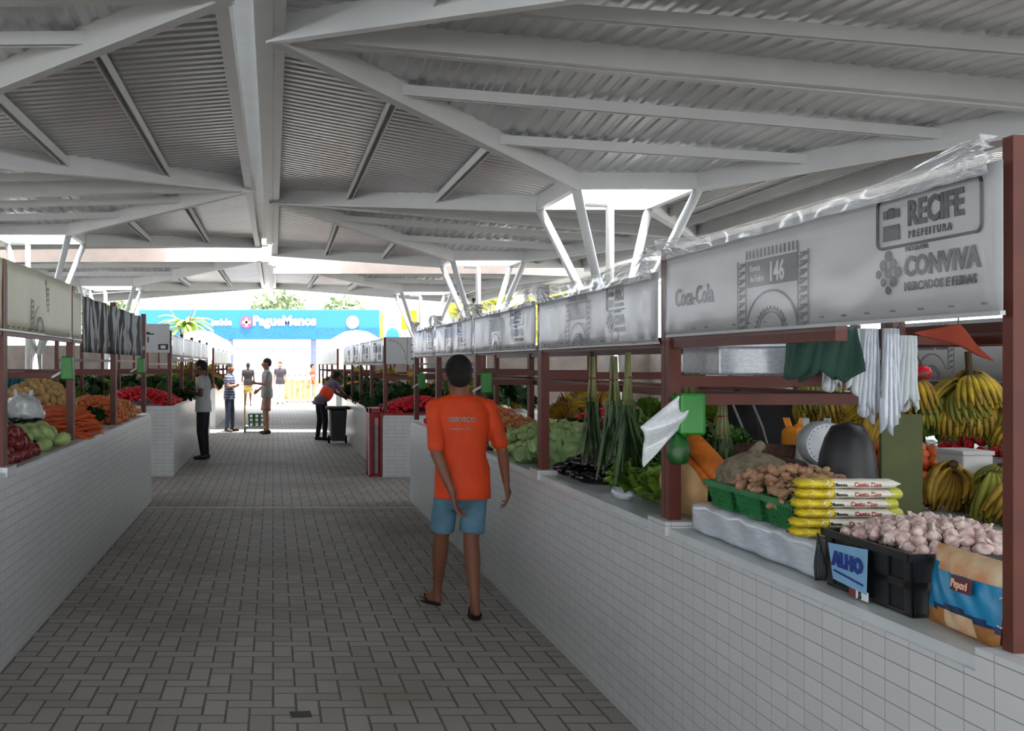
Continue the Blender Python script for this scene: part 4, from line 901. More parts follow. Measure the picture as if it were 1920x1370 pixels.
# left rows
ZL = 1.02
heap(pROn, 'dark red onion in the heap beside the nearest left post', 'onion', 'red onions by the left post', -1.76, 6.35, .54, 1.0, ZL, .2, .072, 1, mx=260)
heap(pChay, 'chayote heaped on the left counter edge', 'chayote', 'chayotes on the left counter', -1.66, 7.3, .34, .62, ZL, .09, .1, .95)
heap(pKale, 'dark kale bunch behind the red onions', 'kale', 'kale behind the red onions', -2.1, 7.0, .5, .8, ZL+.03, .14, .2, .95, rot='up', base=.1)
heap(pEgg, 'dark aubergine between the chayotes and the white bag', 'aubergine', 'aubergines on the left counter', -1.95, 7.8, .35, .5, ZL, .12, .08, .8, rot=.5)
heap(pCab, 'pale cabbage at the back of the left counter', 'cabbage', 'cabbages at the back of the left counter', -2.2, 7.9, .36, 1.0, ZL+.02, .14, .15, .9, rot='up', base=.42)
bagth('big crumpled white bag lying on the greens of the left counter', (-1.86, 7.95, ZL+.12), (.15, .14, .13), mBagClear, 6)
bagth('white bag at the back of the left counter near the nearest post', (-2.35, 7.2, ZL+.16), (.2, .14, .12), mBagW, 7)
mRedOr = M('carrot_skin', (206, 90, 42), .5, 0, .1, 8, objvar=.15)
pCar = proto(lambda m: m.tube([(0, 0, 0), (.01, 0, 0), (.06, .002, 0), (.12, .0, 0), (.15, 0, 0)], [.01, .019, .016, .009, .002], 8), mRedOr, 'carrot')
heap(pCar, 'orange carrot heaped at the counter edge past the second left post', 'carrot', 'carrots on the left counter', -1.80, 8.7, .52, .8, ZL, .2, .042, 1.0, mx=280, rot=0)
heap(pPot, 'pale potato heaped behind the carrots', 'potato', 'potatoes behind the carrots', -2.05, 9.2, .66, 1.5, ZL+.03, .36, .08)
heap(pKale, 'dark kale bunch between the carrots and the oranges', 'kale', 'kale past the carrots', -1.66, 9.5, .3, .3, ZL, .05, .2, .8, rot='up', base=.1)
heap(pRound, 'orange heaped at the far end of the nearest left counter', 'orange', 'oranges on the left counter', -1.8, 10.6, .6, .9, ZL, .2, .074)
heap(pOn, 'golden onion past the oranges on the left counter', 'onion', 'onions on the left counter', -1.9, 11.7, .75, .9, ZL, .16, .076)
far_heaps(-3.15, -1, 4.5, 12, .98, .7, [K_let, K_org, K_cab, K_pot, K_tom], 'on the left back counter')
far_heaps(-1.46, -1, 15.3, 24, 1.0, .85, [K_tom, K_tom, K_kale, K_let, K_org, K_kale], 'on the second left counter')
far_heaps(-3.15, -1, 15.6, 23.5, .98, .7, [K_kale, K_let, K_org], 'on the second left back counter')
far_heaps(-1.46, -1, 26.5, 33, 1.0, .85, [K_org, K_kale, K_ban], 'at the sunny end, left')
import numpy as np
def pool_flush():
    PL = {'tomato': 'tomatoes', 'orange': 'oranges', 'onion': 'onions', 'red_onion': 'red onions', 'kale': 'kale', 'lettuce': 'lettuces', 'garlic_bulb': 'garlic', 'potato': 'potatoes', 'banana_hand': 'bananas'}
    for nm, (me, cat, ms) in POOL.items():
        n = len(me.vertices); co = np.empty(n*3, 'f'); me.vertices.foreach_get('co', co); co = co.reshape(-1, 3)
        V = np.concatenate([co @ np.array(m.to_3x3()).T+np.array(m.translation) for m in ms])
        F = [tuple(p.vertices) for p in me.polygons]; FF = [tuple(v+n*k for v in f) for k in range(len(ms)) for f in F]
        m2 = bpy.data.meshes.new(nm+'_pile'); m2.from_pydata(V.tolist(), [], FF)
        for q in me.materials: m2.materials.append(q)
        mi = [p.material_index for p in me.polygons]*len(ms); m2.polygons.foreach_set('material_index', mi); m2.polygons.foreach_set('use_smooth', [True]*len(FF))
        w = PL.get(nm, nm+'s'); tag(link(w.replace(' ', '_'), m2), 'more '+w+' deeper in the heaps and in the farther stalls', w, kind='stuff')
pool_flush()
# hanging bananas in far stalls
for q, (x, y) in enumerate(((2.2, 16.5), (2.4, 18.2), (2.2, 20), (2.3, 22), (2.2, 27.5), (2.3, 30))): bunch('banana bunch hanging in a far stall on the right', x, y, 1.42, .13, 6, 20+q, gname='bananas hanging in the far right stalls')
for q, (x, y) in enumerate(((-1.75, 21.3), (-2.0, 22.6), (-1.8, 23.2), (-2.0, 27.5), (-1.9, 29.5), (-1.8, 31.5))): bunch('banana bunch hanging in a far stall on the left', x, y, 1.50, .13, 6, 30+q, gname='bananas hanging in the far left stalls')
# cooler with red frame
t = thing('red_cooler', 'tall narrow red framed cooler against the end of the second right counter', 'cooler', (1.45, 15.35, 0))
m = MB(); m.box(-.09, -.06, -.25, .25, 0, .97); m.box(.06, .09, -.25, .25, 0, .97); m.box(-.09, .09, -.25, .25, .9, .97); m.box(-.09, .09, -.25, .25, 0, .04); m.box(-.06, .06, -.2, .25, .04, .9)
bev(m.obj('red_frame', mRed, t), .006)
bev(MB().box(-.012, .035, -.27, -.2, .05, .8).obj('grey_pillar', M('pillar_grey', (130, 124, 124), .5), t), .006); MB().box(-.012, .035, -.272, -.27, .74, .84).obj('pink_cap', M('pink_cap', (210, 120, 130), .5), t)
bev(MB().box(.1, .9, -.23, -.2, .84, .9).obj('red_shelf_edge', mRed, t), .004)
MB().box(-.098, -.091, -.25, -.235, .02, .97).obj('white_edge', mWhite, t)
# trash bin
t = thing('wheeled_bin', 'black wheeled bin standing beside the leaning woman', 'bin', (1.30, 21.4, 0))
bev(MB().loft([(.06, 0, 0, .17, .2), (.5, 0, 0, .2, .23), (.68, 0, 0, .215, .25)], 4).obj('body', mBlack, t), .01).rotation_euler = (0, 0, PI/4); 
bev(MB().box(-.24, .24, -.24, .24, .69, .75).obj('lid', mBlack, t), .02)
for s_ in (-1, 1): o = MB().lathe([(.001, -.02), (.08, -.02), (.08, .02), (.001, .02)], 16).obj('wheel', mBlack2, t); o.rotation_euler = (0, PI/2, 0); o.location = (s_*.17, .15, .08)
MB().tube([(-.2, -.25, .72), (-.2, -.3, .74), (.2, -.3, .74), (.2, -.25, .72)], .014, 8).obj('handle', mBlack, t)
# hand truck with crate
mYelP = M('yellow_tube', (214, 188, 96), .5)
t = thing('hand_cart', 'yellow handled hand cart beside the man in shorts', 'cart', (-.46, 25.0, 0))
MB().tube([(-.2, -.2, .14), (-.2, -.2, 1.0), (.0, -.2, 1.02)], .02, 8).obj('handle', mYelP, t); bev(MB().box(-.22, .3, -.25, .3, .1, .15).obj('platform', M('cart_white', (190, 196, 190), .5), t), .01)
for sx in (-.2, .26):
    for sy in (-.2, .25): o = MB().lathe([(.001, -.015), (.06, -.015), (.06, .015), (.001, .015)], 14).obj('wheel', mBlack2, t); o.rotation_euler = (0, PI/2, 0); o.location = (sx, sy, .06)
basket('cart_crate', 'grey green crate standing on the hand cart', -.38, 25.0, .152, .4, .4, .28, M('grey_green', (86, 118, 100), .5), None, 5, 3)
t = thing('brown_box', 'flat grey litter scrap lying on the paving near the camera', 'litter', (.125, 4.86, .0), .1); MB().box(-.045, .05, -.035, .045, 0, .004).obj('scrap', M('litter_grey', (74, 74, 76), .8), t); t.name = 'paper_scrap'
# shelves over left stalls and boxes
for q, (x, y, m_, lb) in enumerate(((-1.9, 6.3, mClearBox, 'clear box on the rail over the left stall'), (-2.15, 7.2, M('navy_cloth', (34, 44, 74), .8), 'dark blue bundle hanging at the nearest left post'), (-2.2, 8.9, M('teal_cloth', (30, 110, 130), .7), 'teal cloth hanging beyond the second left post'), (-2.5, 9.2, mBagW, 'white cloth hanging in the left stall'), (-2.3, 10.4, M('blue_cloth', (42, 50, 110), .7), 'dark blue cloth hanging in the left stall'))):
    z = 1.56 if q < 1 else 1.53
    if q == 0: tt = thing('storage_box', lb, 'box', (x, y-.5+.02, 1.5425)); bev(MB().box(-.12, .12, -.1, .1, 0, .14).obj('box_body', m_, tt), .01)
    else: drape(lb, 'hanging_cloth', 'cloth', x, y, z, .2, .34, m_, 60+q, 3, .8)
# ---------------------------------------------------------------- people
def caps(m, p, r, q, s, seg=14):
    p = Vector(p); q = Vector(q); m.tube([p, q], [r, s], seg); m.ell(p, (r, r, r), seg); m.ell(q, (s, s, s), seg)
def skinm(name, c): return M(name, c, .55, 0, .05, 12)
def remesh(o, vox, it=4):
    r = o.modifiers.new('one_surface', 'REMESH'); r.mode = 'VOXEL'; r.voxel_size = vox; r.use_smooth_shade = True
    s = o.modifiers.new('relax', 'SMOOTH'); s.factor = .5; s.iterations = it; return o
def hand(m, w, d, side, curl=.5, s=1, roll=0):
    """w wrist point, d direction of the palm, fingers curl towards -roll axis"""
    w = Vector(w); d = Vector(d).normalized(); a = d.orthogonal().normalized()
    ref = Vector((0, 1, 0)) if abs(d.y) < .8 else Vector((0, 0, 1)); a = (ref-d*ref.dot(d)).normalized(); a = Matrix.Rotation(roll, 3, d) @ a; b = d.cross(a)*side   # a across knuckles, b palm normal
    c = w+d*.05*s
    m.ell(c, (.001, .001, .001), 4)
    for k in range(4):
        off = (k-1.5)*.021*s; p0 = w+a*off*.5+d*.01*s; p1 = w+a*off+d*.088*s; caps(m, p0, .016*s, p1, .011*s, 8)
        L = (.036, .043, .04, .03)[k]*s*1.0; dd = d; p = p1
        for j in range(3):
            dd = (Matrix.Rotation(curl*(.6+.25*j)+k*.05, 3, a) @ dd) if side > 0 else (Matrix.Rotation(-curl*(.6+.25*j)-k*.05, 3, a) @ dd)
            q = p+dd*L*(1, .75, .6)[j]+a*off*.06; caps(m, p, (.0095-.0012*j)*s, q, (.0088-.0012*j)*s, 8); p = q
    th = w+d*.025*s+a*.02*s; t1 = th+(a*.75+d*.6).normalized()*.04*s; t2 = t1+(a*.45+d*.85+b*.2).normalized()*.032*s
    caps(m, th, .014*s, t1, .0115*s, 8); caps(m, t1, .0115*s, t2, .0085*s, 8)
def head(m, c, s=1, fwd=(0, 1, 0), nose=True):
    c = Vector(c); f = Vector(fwd).normalized(); up = Vector((0, 0, 1)); r = f.cross(up).normalized(); up = r.cross(f); yaw = math.atan2(-f.x, f.y)
    R_ = lambda p: c+r*p[0]*s+f*p[1]*s+up*p[2]*s
    m.ell(R_((0, -.012, .02)), (.074*s, .095*s, .098*s), 18, (0, 0, yaw)); m.ell(R_((0, .03, -.045)), (.055*s, .06*s, .062*s), 14, (0, 0, yaw))
    m.ell(R_((0, .055, -.085)), (.03*s, .022*s, .02*s), 10, (0, 0, yaw))
    caps(m, R_((0, .085, .01)), .009*s, R_((0, .108, -.022)), .014*s, 8)
    for q in (-1, 1):
        m.ell(R_((q*.077, -.005, -.005)), (.012*s, .022*s, .034*s), 10, (0, 0, yaw)); m.ell(R_((q*.03, .072, -.018)), (.02*s, .016*s, .016*s), 8)
    m.ell(R_((0, .086, -.052)), (.022*s, .009*s, .007*s), 8, (0, 0, yaw))
    return R_
def face(par, R_, s, hc, vox, hair='short', hmat=None):
    for q in (-1, 1):
        MB().ell(R_((q*.03, .087, .008)), (.011*s, .006*s, .006*s), 8).obj('eye', M('eye_white', (190, 186, 180), .3), par, True)
        MB().ell(R_((q*.03, .092, .008)), (.005*s, .003*s, .005*s), 8).obj('pupil', mInk, par, True)
    MB().ell(R_((0, .0935, -.052)), (.02*s, .005*s, .005*s), 8).obj('lips', M('lip', (120, 66, 58), .5), par, True)
    m = MB()
    if hair == 'short':
        m.ell(R_((0, -.022, .034)), (.080*s, .099*s, .094*s), 18); m.ell(R_((0, -.055, -.01)), (.07*s, .06*s, .06*s), 14)
    else:
        m.ell(R_((0, -.026, .03)), (.086*s, .104*s, .1*s), 18); m.ell(R_((0, -.11, .02)), (.04*s, .045*s, .04*s), 10); m.ell(R_((0, -.07, -.05)), (.055*s, .04*s, .06*s), 10)
    h = m.obj('hair', hmat or M('black_hair', (26, 20, 18), .8, 0, .2, 60, .8, 120), par, True); remesh(h, vox, 2)
DJ = dict(pel=(0, 0, .88), ch=(0, 0, 1.2), nk=(0, 0, 1.375), hd=(0, .015, 1.52), fwd=(0, 1, 0), sL=(-.175, 0, 1.325), sR=(.175, 0, 1.325), eL=(-.22, -.03, 1.06), eR=(.22, -.03, 1.06), wL=(-.23, .04, .83), wR=(.23, .04, .83),
          hL=(-.085, 0, .86), hR=(.085, 0, .86), kL=(-.09, .02, .47), kR=(.09, .02, .47), aL=(-.09, -.01, .085), aR=(.09, -.01, .085), tL=None, tR=None, hdL=None, hdR=None, curl=.45)
def sd_(L): return -1 if L == 'L' else 1
def person(label, loc, yaw, pose, skin, shirt, trous, shoe, H=1.65, sleeve=.45, leglen=1.0, vox=.012, hair='short', legr=1, extra=None, sk=1, dress=None, shl=.78, wide=1.0, shmat=None, hs=1):
    J = dict(DJ); J.update(pose); s = H/1.65; V = {k: (Vector(v)*s if isinstance(v, (tuple, list)) else v) for k, v in J.items()}
    V['fwd'] = Vector(J['fwd'])
    m = MB(); pel, ch, nk, hd = V['pel'], V['ch'], V['nk'], V['hd']
    def sec(a, b, pr):   # torso sections along a spine from pelvis to chest to neck
        for (t, w, d) in pr: pass
    def torso(mm, g, lo):
        pts = [(pel.lerp(ch, t), w, d) for t, w, d in ((lo, .150, .098), (.18, .150, .10), (.45, .138, .095), (.75, .150, .10), (1.0, .165, .105))]+[(ch.lerp(nk, t), w, d) for t, w, d in ((.45, .172, .10), (.75, .13, .082), (.92, .08, .066))]
        rg = []; seg = 22; vs = []
        for q, (p, w, d) in enumerate(pts):
            w = (w*wide+g)*s; d = (d+g)*s; nx = pts[min(q+1, len(pts)-1)][0]-pts[max(q-1, 0)][0]; nx.normalize(); X = Vector((1, 0, 0)); X = (X-nx*X.dot(nx)).normalized(); Y = nx.cross(X)
            for k in range(seg): a = 2*PI*k/seg; ca, sa = math.cos(a), math.sin(a); vs.append(p+X*w*math.copysign(abs(ca)**.8, ca)+Y*d*math.copysign(abs(sa)**.85, sa))
        n = len(pts); mm.add(vs, [(i*seg+k, i*seg+(k+1) % seg, (i+1)*seg+(k+1) % seg, (i+1)*seg+k) for i in range(n-1) for k in range(seg)]+[tuple(range(seg))[::-1], tuple((n-1)*seg+k for k in range(seg))])
    torso(m, -.014, -.1)
    caps(m, ch.lerp(nk, .7), .062*s, nk.lerp(hd, .5), .059*s)
    for L in 'LR':
        sd = -1 if L == 'L' else 1
        sh, el, wr, hp, kn, an = (V[k+L] for k in ('s', 'e', 'w', 'h', 'k', 'a'))
        caps(m, sh, .05*s, sh.lerp(el, .5), .044*s); caps(m, sh.lerp(el, .5), .044*s, el, .036*s); caps(m, el, .037*s, el.lerp(wr, .35), .036*s); caps(m, el.lerp(wr, .35), .036*s, wr, .024*s)
        hdv = V['hd'+L]; hand(m, wr, hdv if hdv is not None else (wr-el), sd, J['curl'], s*1.02, roll=J.get('roll'+L, 0))
        caps(m, hp, .082*s, hp.lerp(kn, .5), .066*s); caps(m, hp.lerp(kn, .5), .066*s, kn, .05*s); caps(m, kn, .05*s, kn.lerp(an, .32), .053*s); caps(m, kn.lerp(an, .32), .053*s, an.lerp(kn, .12), .03*s); caps(m, an.lerp(kn, .12), .03*s, an, .032*s)
        toe = V['t'+L] if V['t'+L] is not None else an+Vector((sd*.02, .15, -.055))*s
        heel = an+Vector((0, -.035, -.045))*s
        td = (toe-heel).normalized(); caps(m, an, .03*s, heel, .028*s); caps(m, an, .03*s, heel.lerp(toe, .6), .026*s); caps(m, heel, .027*s, heel.lerp(toe, .65), .03*s); 
        sdv = td.cross(Vector((0, 0, 1))).normalized()
        for k in range(5): caps(m, heel.lerp(toe, .65)+sdv*(k-2)*.013*s, .014*s, toe+sdv*(k-2)*.016*s-td*abs(k-1.5)*.008*s, .009*s, 8)
        V['heel'+L] = heel; V['toe'+L] = toe
    R_ = head(m, hd, s*hs, V['fwd'])
    root = m.obj('person', skin, None, True, loc, (0, 0, yaw)); remesh(root, vox, 3); tag(root, label, 'person')
    face(root, R_, s*hs, None, vox, hair)
    t = MB(); torso(t, .012, (shl-.88)/.32)
    lo_ = pel.lerp(ch, (shl-.88)/.32); t.loft([(lo_.z, lo_.x, lo_.y, .182*s*wide, .134*s), (pel.z+.07*s, pel.x, pel.y, .176*s*wide, .128*s), (pel.z+.16*s, (pel.x+ch.x)/2, (pel.y+ch.y)/2, .15*s*wide, .105*s)], 22) if shl < .8 else None
    for L in 'LR':
        sh, el, wr = V['s'+L], V['e'+L], V['w'+L]
        caps(t, ch.lerp(nk, .86), .05*s, sh+Vector((-sd_(L)*.01, 0, 0)), .052*s)
        if sleeve <= 1: caps(t, sh+Vector((0, 0, -.004)), .058*s, sh.lerp(el, sleeve), .053*s)
        else: caps(t, sh, .062*s, el, .05*s); caps(t, el, .05*s, el.lerp(wr, sleeve-1), .038*s)
    sh_o = remesh(t.obj('shirt', shmat or shirt, root, True), vox, 4)
    # collar
    MB().tube([nk+Vector((.062*math.cos(a*PI/10), .056*math.sin(a*PI/10), -.012+.006*math.sin(a*PI/10)))*s for a in range(21)], .012*s, 8).obj('collar', shirt, root, True)
    t = MB(); pr = [(pel+Vector((0, 0, .06))*s, .136, .096), (pel, .146, .108), (pel-Vector((0, 0, .07))*s, .15, .112), (pel-Vector((0, 0, .15 if leglen < .6 else .08))*s, .135, .09), (pel-Vector((0, 0, .20 if leglen < .6 else .09))*s, .10, .05)]
    t.loft([(p.z, p.x, p.y, w*wide*s, d*s) for p, w, d in pr[::-1]], 22)
    for L in 'LR':
        hp, kn, an = V['h'+L], V['k'+L], V['a'+L]
        if leglen < .6:
            e = hp.lerp(kn, leglen/.5); caps(t, hp-Vector((0, 0, .03)), .086*s, hp.lerp(e, .5), .088*s*legr); t.tube([hp.lerp(e, .4), e], [.091*s*legr, .094*s*legr], 18)
        else:
            caps(t, hp-Vector((0, 0, .02)), .094*s*legr, kn, .066*s*legr); caps(t, kn, .066*s*legr, kn.lerp(an, (leglen-.5)*2*.95), .05*s*legr)
    remesh(t.obj('trousers' if leglen > .6 else 'shorts', trous, root, True), vox, 4)
    for L in 'LR':
        h, e = V['heel'+L], V['toe'+L]; td = (e-h).normalized(); sv = td.cross(Vector((0, 0, 1))).normalized(); up = sv.cross(td)
        if shoe == 'sandal':
            so = MB(); n = 14; vs = []
            for lev in (-.030, -.048):
                for k in range(20):
                    a = 2*PI*k/20; u = math.cos(a); w = math.sin(a)*(.040+.008*u)*s; p = h.lerp(e, .5)+td*u*(e-h).length*.62; vs.append(p+sv*w+up*lev*s)
            so.add(vs, [tuple(range(20)), tuple(range(20, 40))[::-1]]+[(k, 20+k, 20+(k+1) % 20, (k+1) % 20) for k in range(20)]); so.obj('sandal_sole', mBlack2, root)
            st = MB(); c = h.lerp(e, .82)
            for q in (-1, 1): st.tube([c+up*-.02*s, h.lerp(e, .68)+sv*q*.022*s+up*.022*s, h.lerp(e, .42)+sv*q*.040*s+up*-.028*s], .0065*s, 6)
            st.obj('sandal_strap', mBlack2, root)
        else:
            so = MB(); caps(so, h+up*.0, .036*s, h.lerp(e, .55), .038*s); caps(so, h.lerp(e, .55), .038*s, e-td*.01, .03*s); caps(so, h+up*.02*s, .034*s, h.lerp(e, .3)+up*.03*s, .034*s)
            remesh(so.obj('shoe', shoe, root, True), vox, 2)
    return root, V
mSkB = skinm('brown_skin', (128, 82, 62)); mSkM = skinm('tan_skin', (164, 112, 88)); mSkD = skinm('dark_skin', (92, 60, 48))
mOrange = M('orange_jersey', (228, 70, 12), .7, 0, .1, 5, .15, 200); mDenim = M('faded_denim', (96, 138, 160), .8, 0, .16, 7, .4, 120); mJean = M('dark_jean', (30, 42, 66), .8, 0, .15, 10)
mWhiteS = M('white_shirt', (176, 180, 180), .8, 0, .06, 8); mBlackT = M('black_trousers', (20, 22, 30), .8); mShoe = M('dark_shoe', (34, 28, 26), .5)
# the man in orange, walking away
pose = dict(pel=(0, 0, .86), ch=(-.005, 0, 1.18), nk=(-.015, .0, 1.40), hd=(-.025, .015, 1.512), fwd=(-.05, 1, -.08), sL=(-.178, -.005, 1.315), sR=(.165, .0, 1.315), eL=(-.185, -.12, 1.03), wL=(-.095, -.19, .79), hdL=(.22, -.02, -.9),
            eR=(.25, -.02, 1.05), wR=(.285, .02, .83), hdR=(.15, .05, -1), hL=(-.09, .01, .85), hR=(.09, 0, .85), kL=(-.115, .12, .47), aL=(-.12, .26, .085), tL=(-.20, .38, .03), kR=(.055, .0, .47), aR=(.05, -.17, .10), tR=(.065, -.015, .03), curl=.5, rollL=.3, rollR=.4)
man, MV = person('man in an orange jersey and pale denim shorts walking away down the aisle', (1.215, 6.85, 0), 0, pose, mSkB, mOrange, mDenim, 'sandal', 1.66, .85, .44, .0075, shl=.755, wide=1.0, legr=.86, hs=1.09)
text('SERVIÇO', .042, man, -.105, -.135, 1.235, 0, M('grey_print', (196, 182, 172), .6), 1.05, .002, 'back_print', frontal=True); text('a serviço da feira', .022, man, -.10, -.135, 1.185, 0, MC['grey_print'], .9, .0006, 'back_print', frontal=True)
for o in list(man.children):
    if o.name.startswith('back_print'):
        sw = o.modifiers.new('on_shirt', 'SHRINKWRAP'); sw.target = [c for c in man.children if c.name.startswith('shirt')][0]; sw.wrap_method = 'PROJECT'; sw.use_project_z = True; sw.use_positive_direction = sw.use_negative_direction = True; sw.offset = .004; sw.project_limit = .2
mRing = M('silver', (190, 190, 195), .3, .9)
# man in white shirt on the left, seen from the side, reading
p = dict(eL=(-.21, -.02, 1.07), wL=(-.13, .2, 1.12), eR=(.21, -.02, 1.07), wR=(.13, .2, 1.14), hd=(0, .05, 1.51), fwd=(0, 1, -.3), kL=(-.07, .03, .47), kR=(.07, 0, .47), aL=(-.07, -.02, .085), aR=(.07, -.03, .085))
person('man in a white shirt and black trousers standing at the left counter', (-1.17, 17.9, 0), 1.35, p, mSkD, mWhiteS, mBlackT, mShoe, 1.68, .5, 1.0, .012)
mStr, n = newmat('striped_polo'); Pp, _ = n.pos()
n.t.links.new(n.mix(n.math('GREATER_THAN', n.math('SINE', n.math('MULTIPLY', Pp[2], 95)), .2), lin((120, 130, 150)), lin((54, 62, 88))), n.b.inputs['Base Color']); n.b.inputs['Roughness'].default_value = .8
p = dict(eL=(-.2, .05, 1.08), wL=(.04, .2, 1.1), eR=(.2, .05, 1.08), wR=(-.02, .22, 1.14), kL=(-.12, .02, .47), aL=(-.2, 0, .085), kR=(.1, 0, .47), aR=(.12, -.02, .085))
person('man in a striped polo and dark jeans standing with folded arms', (-1.03, 25.2, 0), -1.9, p, mSkM, mStr, mJean, mShoe, 1.62, .5, 1.0, .016)
mBeige = M('beige_grey_shirt', (150, 152, 148), .8, 0, .08, 8)
p = dict(eL=(-.2, .05, 1.08), wL=(-.12, .25, 1.1), eR=(.21, 0, 1.07), wR=(.17, .16, .95), kL=(-.07, .02, .47), kR=(.07, .04, .47))
person('man in a grey shirt and pinkish shorts beside the hand cart', (-.14, 24.4, 0), 1.7, p, mSkM, mBeige, M('pink_beige', (176, 136, 122), .8), mShoe, 1.74, .55, .46, .016)
person('person in a black top and khaki shorts walking behind the striped polo man', (-.95, 40.5, 0), 0, dict(kL=(-.09, .12, .47), aL=(-.1, .22, .09)), mSkD, M('black_top', (24, 20, 26), .8), M('khaki', (170, 140, 70), .8), mShoe, 1.66, .5, .45, .022)
person('man in a dark shirt standing far off in the bright street', (.28, 42, 0), 3.0, dict(), mSkM, M('charcoal_shirt', (50, 46, 56), .8), M('pale_trousers', (186, 184, 190), .8), mShoe, 1.7, .5, 1.0, .022)
person('distant person in an orange jersey by the white fence', (1.62, 44, 0), -1.4, dict(), mSkM, mOrange, M('sage_trousers', (140, 150, 130), .8), mShoe, 1.62, .5, 1.0, .022)
# woman leaning over the counter
p = dict(pel=(0, -.02, .86), ch=(0, .17, 1.13), nk=(0, .30, 1.27), hd=(0, .39, 1.37), fwd=(0, 1, -.7), sL=(-.17, .26, 1.22), sR=(.17, .26, 1.22), eL=(-.17, .42, 1.02), wL=(-.1, .58, .93), eR=(.17, .42, 1.02), wR=(.1, .58, .93), hL=(-.085, -.02, .84), hR=(.085, -.02, .84), kL=(-.09, .0, .46), kR=(.09, .04, .46), aL=(-.09, -.06, .085), aR=(.09, .02, .085))
wo, WV = person('woman in an orange and purple top leaning over the right counter', (1.02, 22.3, 0), -1.15, p, mSkD, M('purple_grey_top', (104, 96, 120), .8, 0, .1), mBlackT, mShoe, 1.6, .5, 1.0, .016, 'bun')
t = MB(); a_, b_ = WV['pel'], WV['ch']; c_ = a_.lerp(b_, .55); t.ell(c_+Vector((.05, .0, 0)), (.15, .15, .2), 16, (-.55, 0, 0)); remesh(t.obj('orange_panel', mOrange, wo, True), .016)
# vendors inside the stalls
p = dict(eL=(-.2, .08, 1.08), wL=(-.1, .3, 1.1), eR=(.2, .08, 1.08), wR=(.1, .3, 1.1))
person('vendor in a dark grey shirt standing behind the cassava roots', (2.80, 5.95, 0), 1.9, p, mSkM, M('dark_grey_shirt', (52, 52, 54), .85, 0, .1), mJean, mShoe, 1.66, .5, 1.0, .014)
person('person in a dark blue shirt at the right edge, behind the nearest post', (4.45, 6.1, 0), 2.2, dict(), mSkM, M('blue_shirt', (34, 34, 92), .85), mJean, mShoe, 1.6, .5, 1.0, .018)
# ---------------------------------------------------------------- beyond the market
mBill = M('billboard_blue', (30, 108, 214), .5, 0, .05, .3)
t = thing('billboard', 'wide blue billboard with white lettering beyond the market', 'billboard', (0, 50, 0))
bev(MB().box(-6.3, 5.0, 0, .3, 2.75, 4.15).obj('panel', mBill, t), .03)
MB().box(-6.3, 5.0, -.03, 0, 2.75, 3.28).obj('lower_band', M('band_blue', (18, 96, 224), .5), t)
for x in (-5.9, -2.0, 1.9, 4.7): MB().box(x-.12, x+.12, .02, .26, 0, 2.75).obj('leg', M('post_blue_grey', (90, 100, 130), .5), t)
text('PagueMenos', .62, t, -.95, -.04, 3.42, 0, mWhite, .95, .03, 'white_lettering', frontal=True); text('saúde', .42, t, -2.9, -.04, 3.42, 0, mWhite, 1, .02, 'white_lettering', frontal=True)
o = MB().lathe([(.001, 0), (.28, 0), (.28, .05), (.001, .05)], 24).obj('red_disc', M('logo_red', (232, 70, 90), .5), t); o.rotation_euler = (PI/2, 0, 0); o.location = (-1.25, -.03, 3.55)
m = MB(); m.box(-.06, .06, -.03, .03, .1, .0); k = MB(); k.box(-1.31, -1.19, -.11, -.085, 3.36, 3.74); k.box(-1.44, -1.06, -.11, -.085, 3.49, 3.61); k.obj('white_cross', mWhite, t)
o = MB().lathe([(.001, 0), (.3, 0), (.3, .05), (.001, .05)], 24).obj('white_disc', mWhite, t); o.rotation_euler = (PI/2, 0, 0); o.location = (3.72, -.03, 3.55)
t = thing('street_building', 'white shopfront building under the blue billboard', 'building', (0, 54, 0))
MB().box(-9, 7, 0, 5, 0, 3.4).obj('wall', mWallW, t); MB().box(-9.3, 7.3, -.6, 5.2, 3.4, 3.6).obj('roof', mWallW, t)
for q in range(5): f = MB().box(-8+q*3, -6+q*3, -.04, .02, .2, 2.4).obj('shop_window', mSteel, t); MB().box(-7.95+q*3, -6.05+q*3, -.06, -.04, .25, 2.35).obj('pane', M('window_glass', (206, 216, 220), .2), f)
t = thing('advertising_totem', 'blue and white totem sign right of the billboard', 'sign', (5.15, 46, 0))
MB().box(-.38, .38, 0, .2, 1.9, 3.9).obj('panel', mWhite, t); MB().ell((0, -.02, 2.75), (.3, .03, .42), 20).obj('blue_oval', mBill, t); MB().box(-.05, .05, .05, .15, 0, 1.9).obj('post', mSteel, t)
t = thing('yellow_building', 'bright yellow house right of the billboard', 'building', (6.2, 50, 0)); mYel = M('yellow_render', (236, 220, 30), .8, 0, .04)
MB().box(-.8, .55, 0, 4, 0, 4.1).obj('wall', mYel, t); MB().box(-.9, .65, -.3, 4.2, 4.1, 4.2).obj('roof', mWallW, t)
for q in range(1): f = MB().box(-.4+q*1.5, .4+q*1.5, -.03, .02, 2.2, 3.2).obj('window', mSteel, t); MB().box(-.35+q*1.5, .35+q*1.5, -.05, -.03, 2.25, 3.15).obj('pane', MC['window_glass'], f)
mTreeL = M('tree_leaf', (132, 168, 52), .6, 0, .25, 1.5); mTreeD = M('tree_leaf_dull', (120, 140, 96), .6, 0, .25, 1.5); mTrunk = M('tree_trunk', (120, 100, 76), .9, 0, .2)
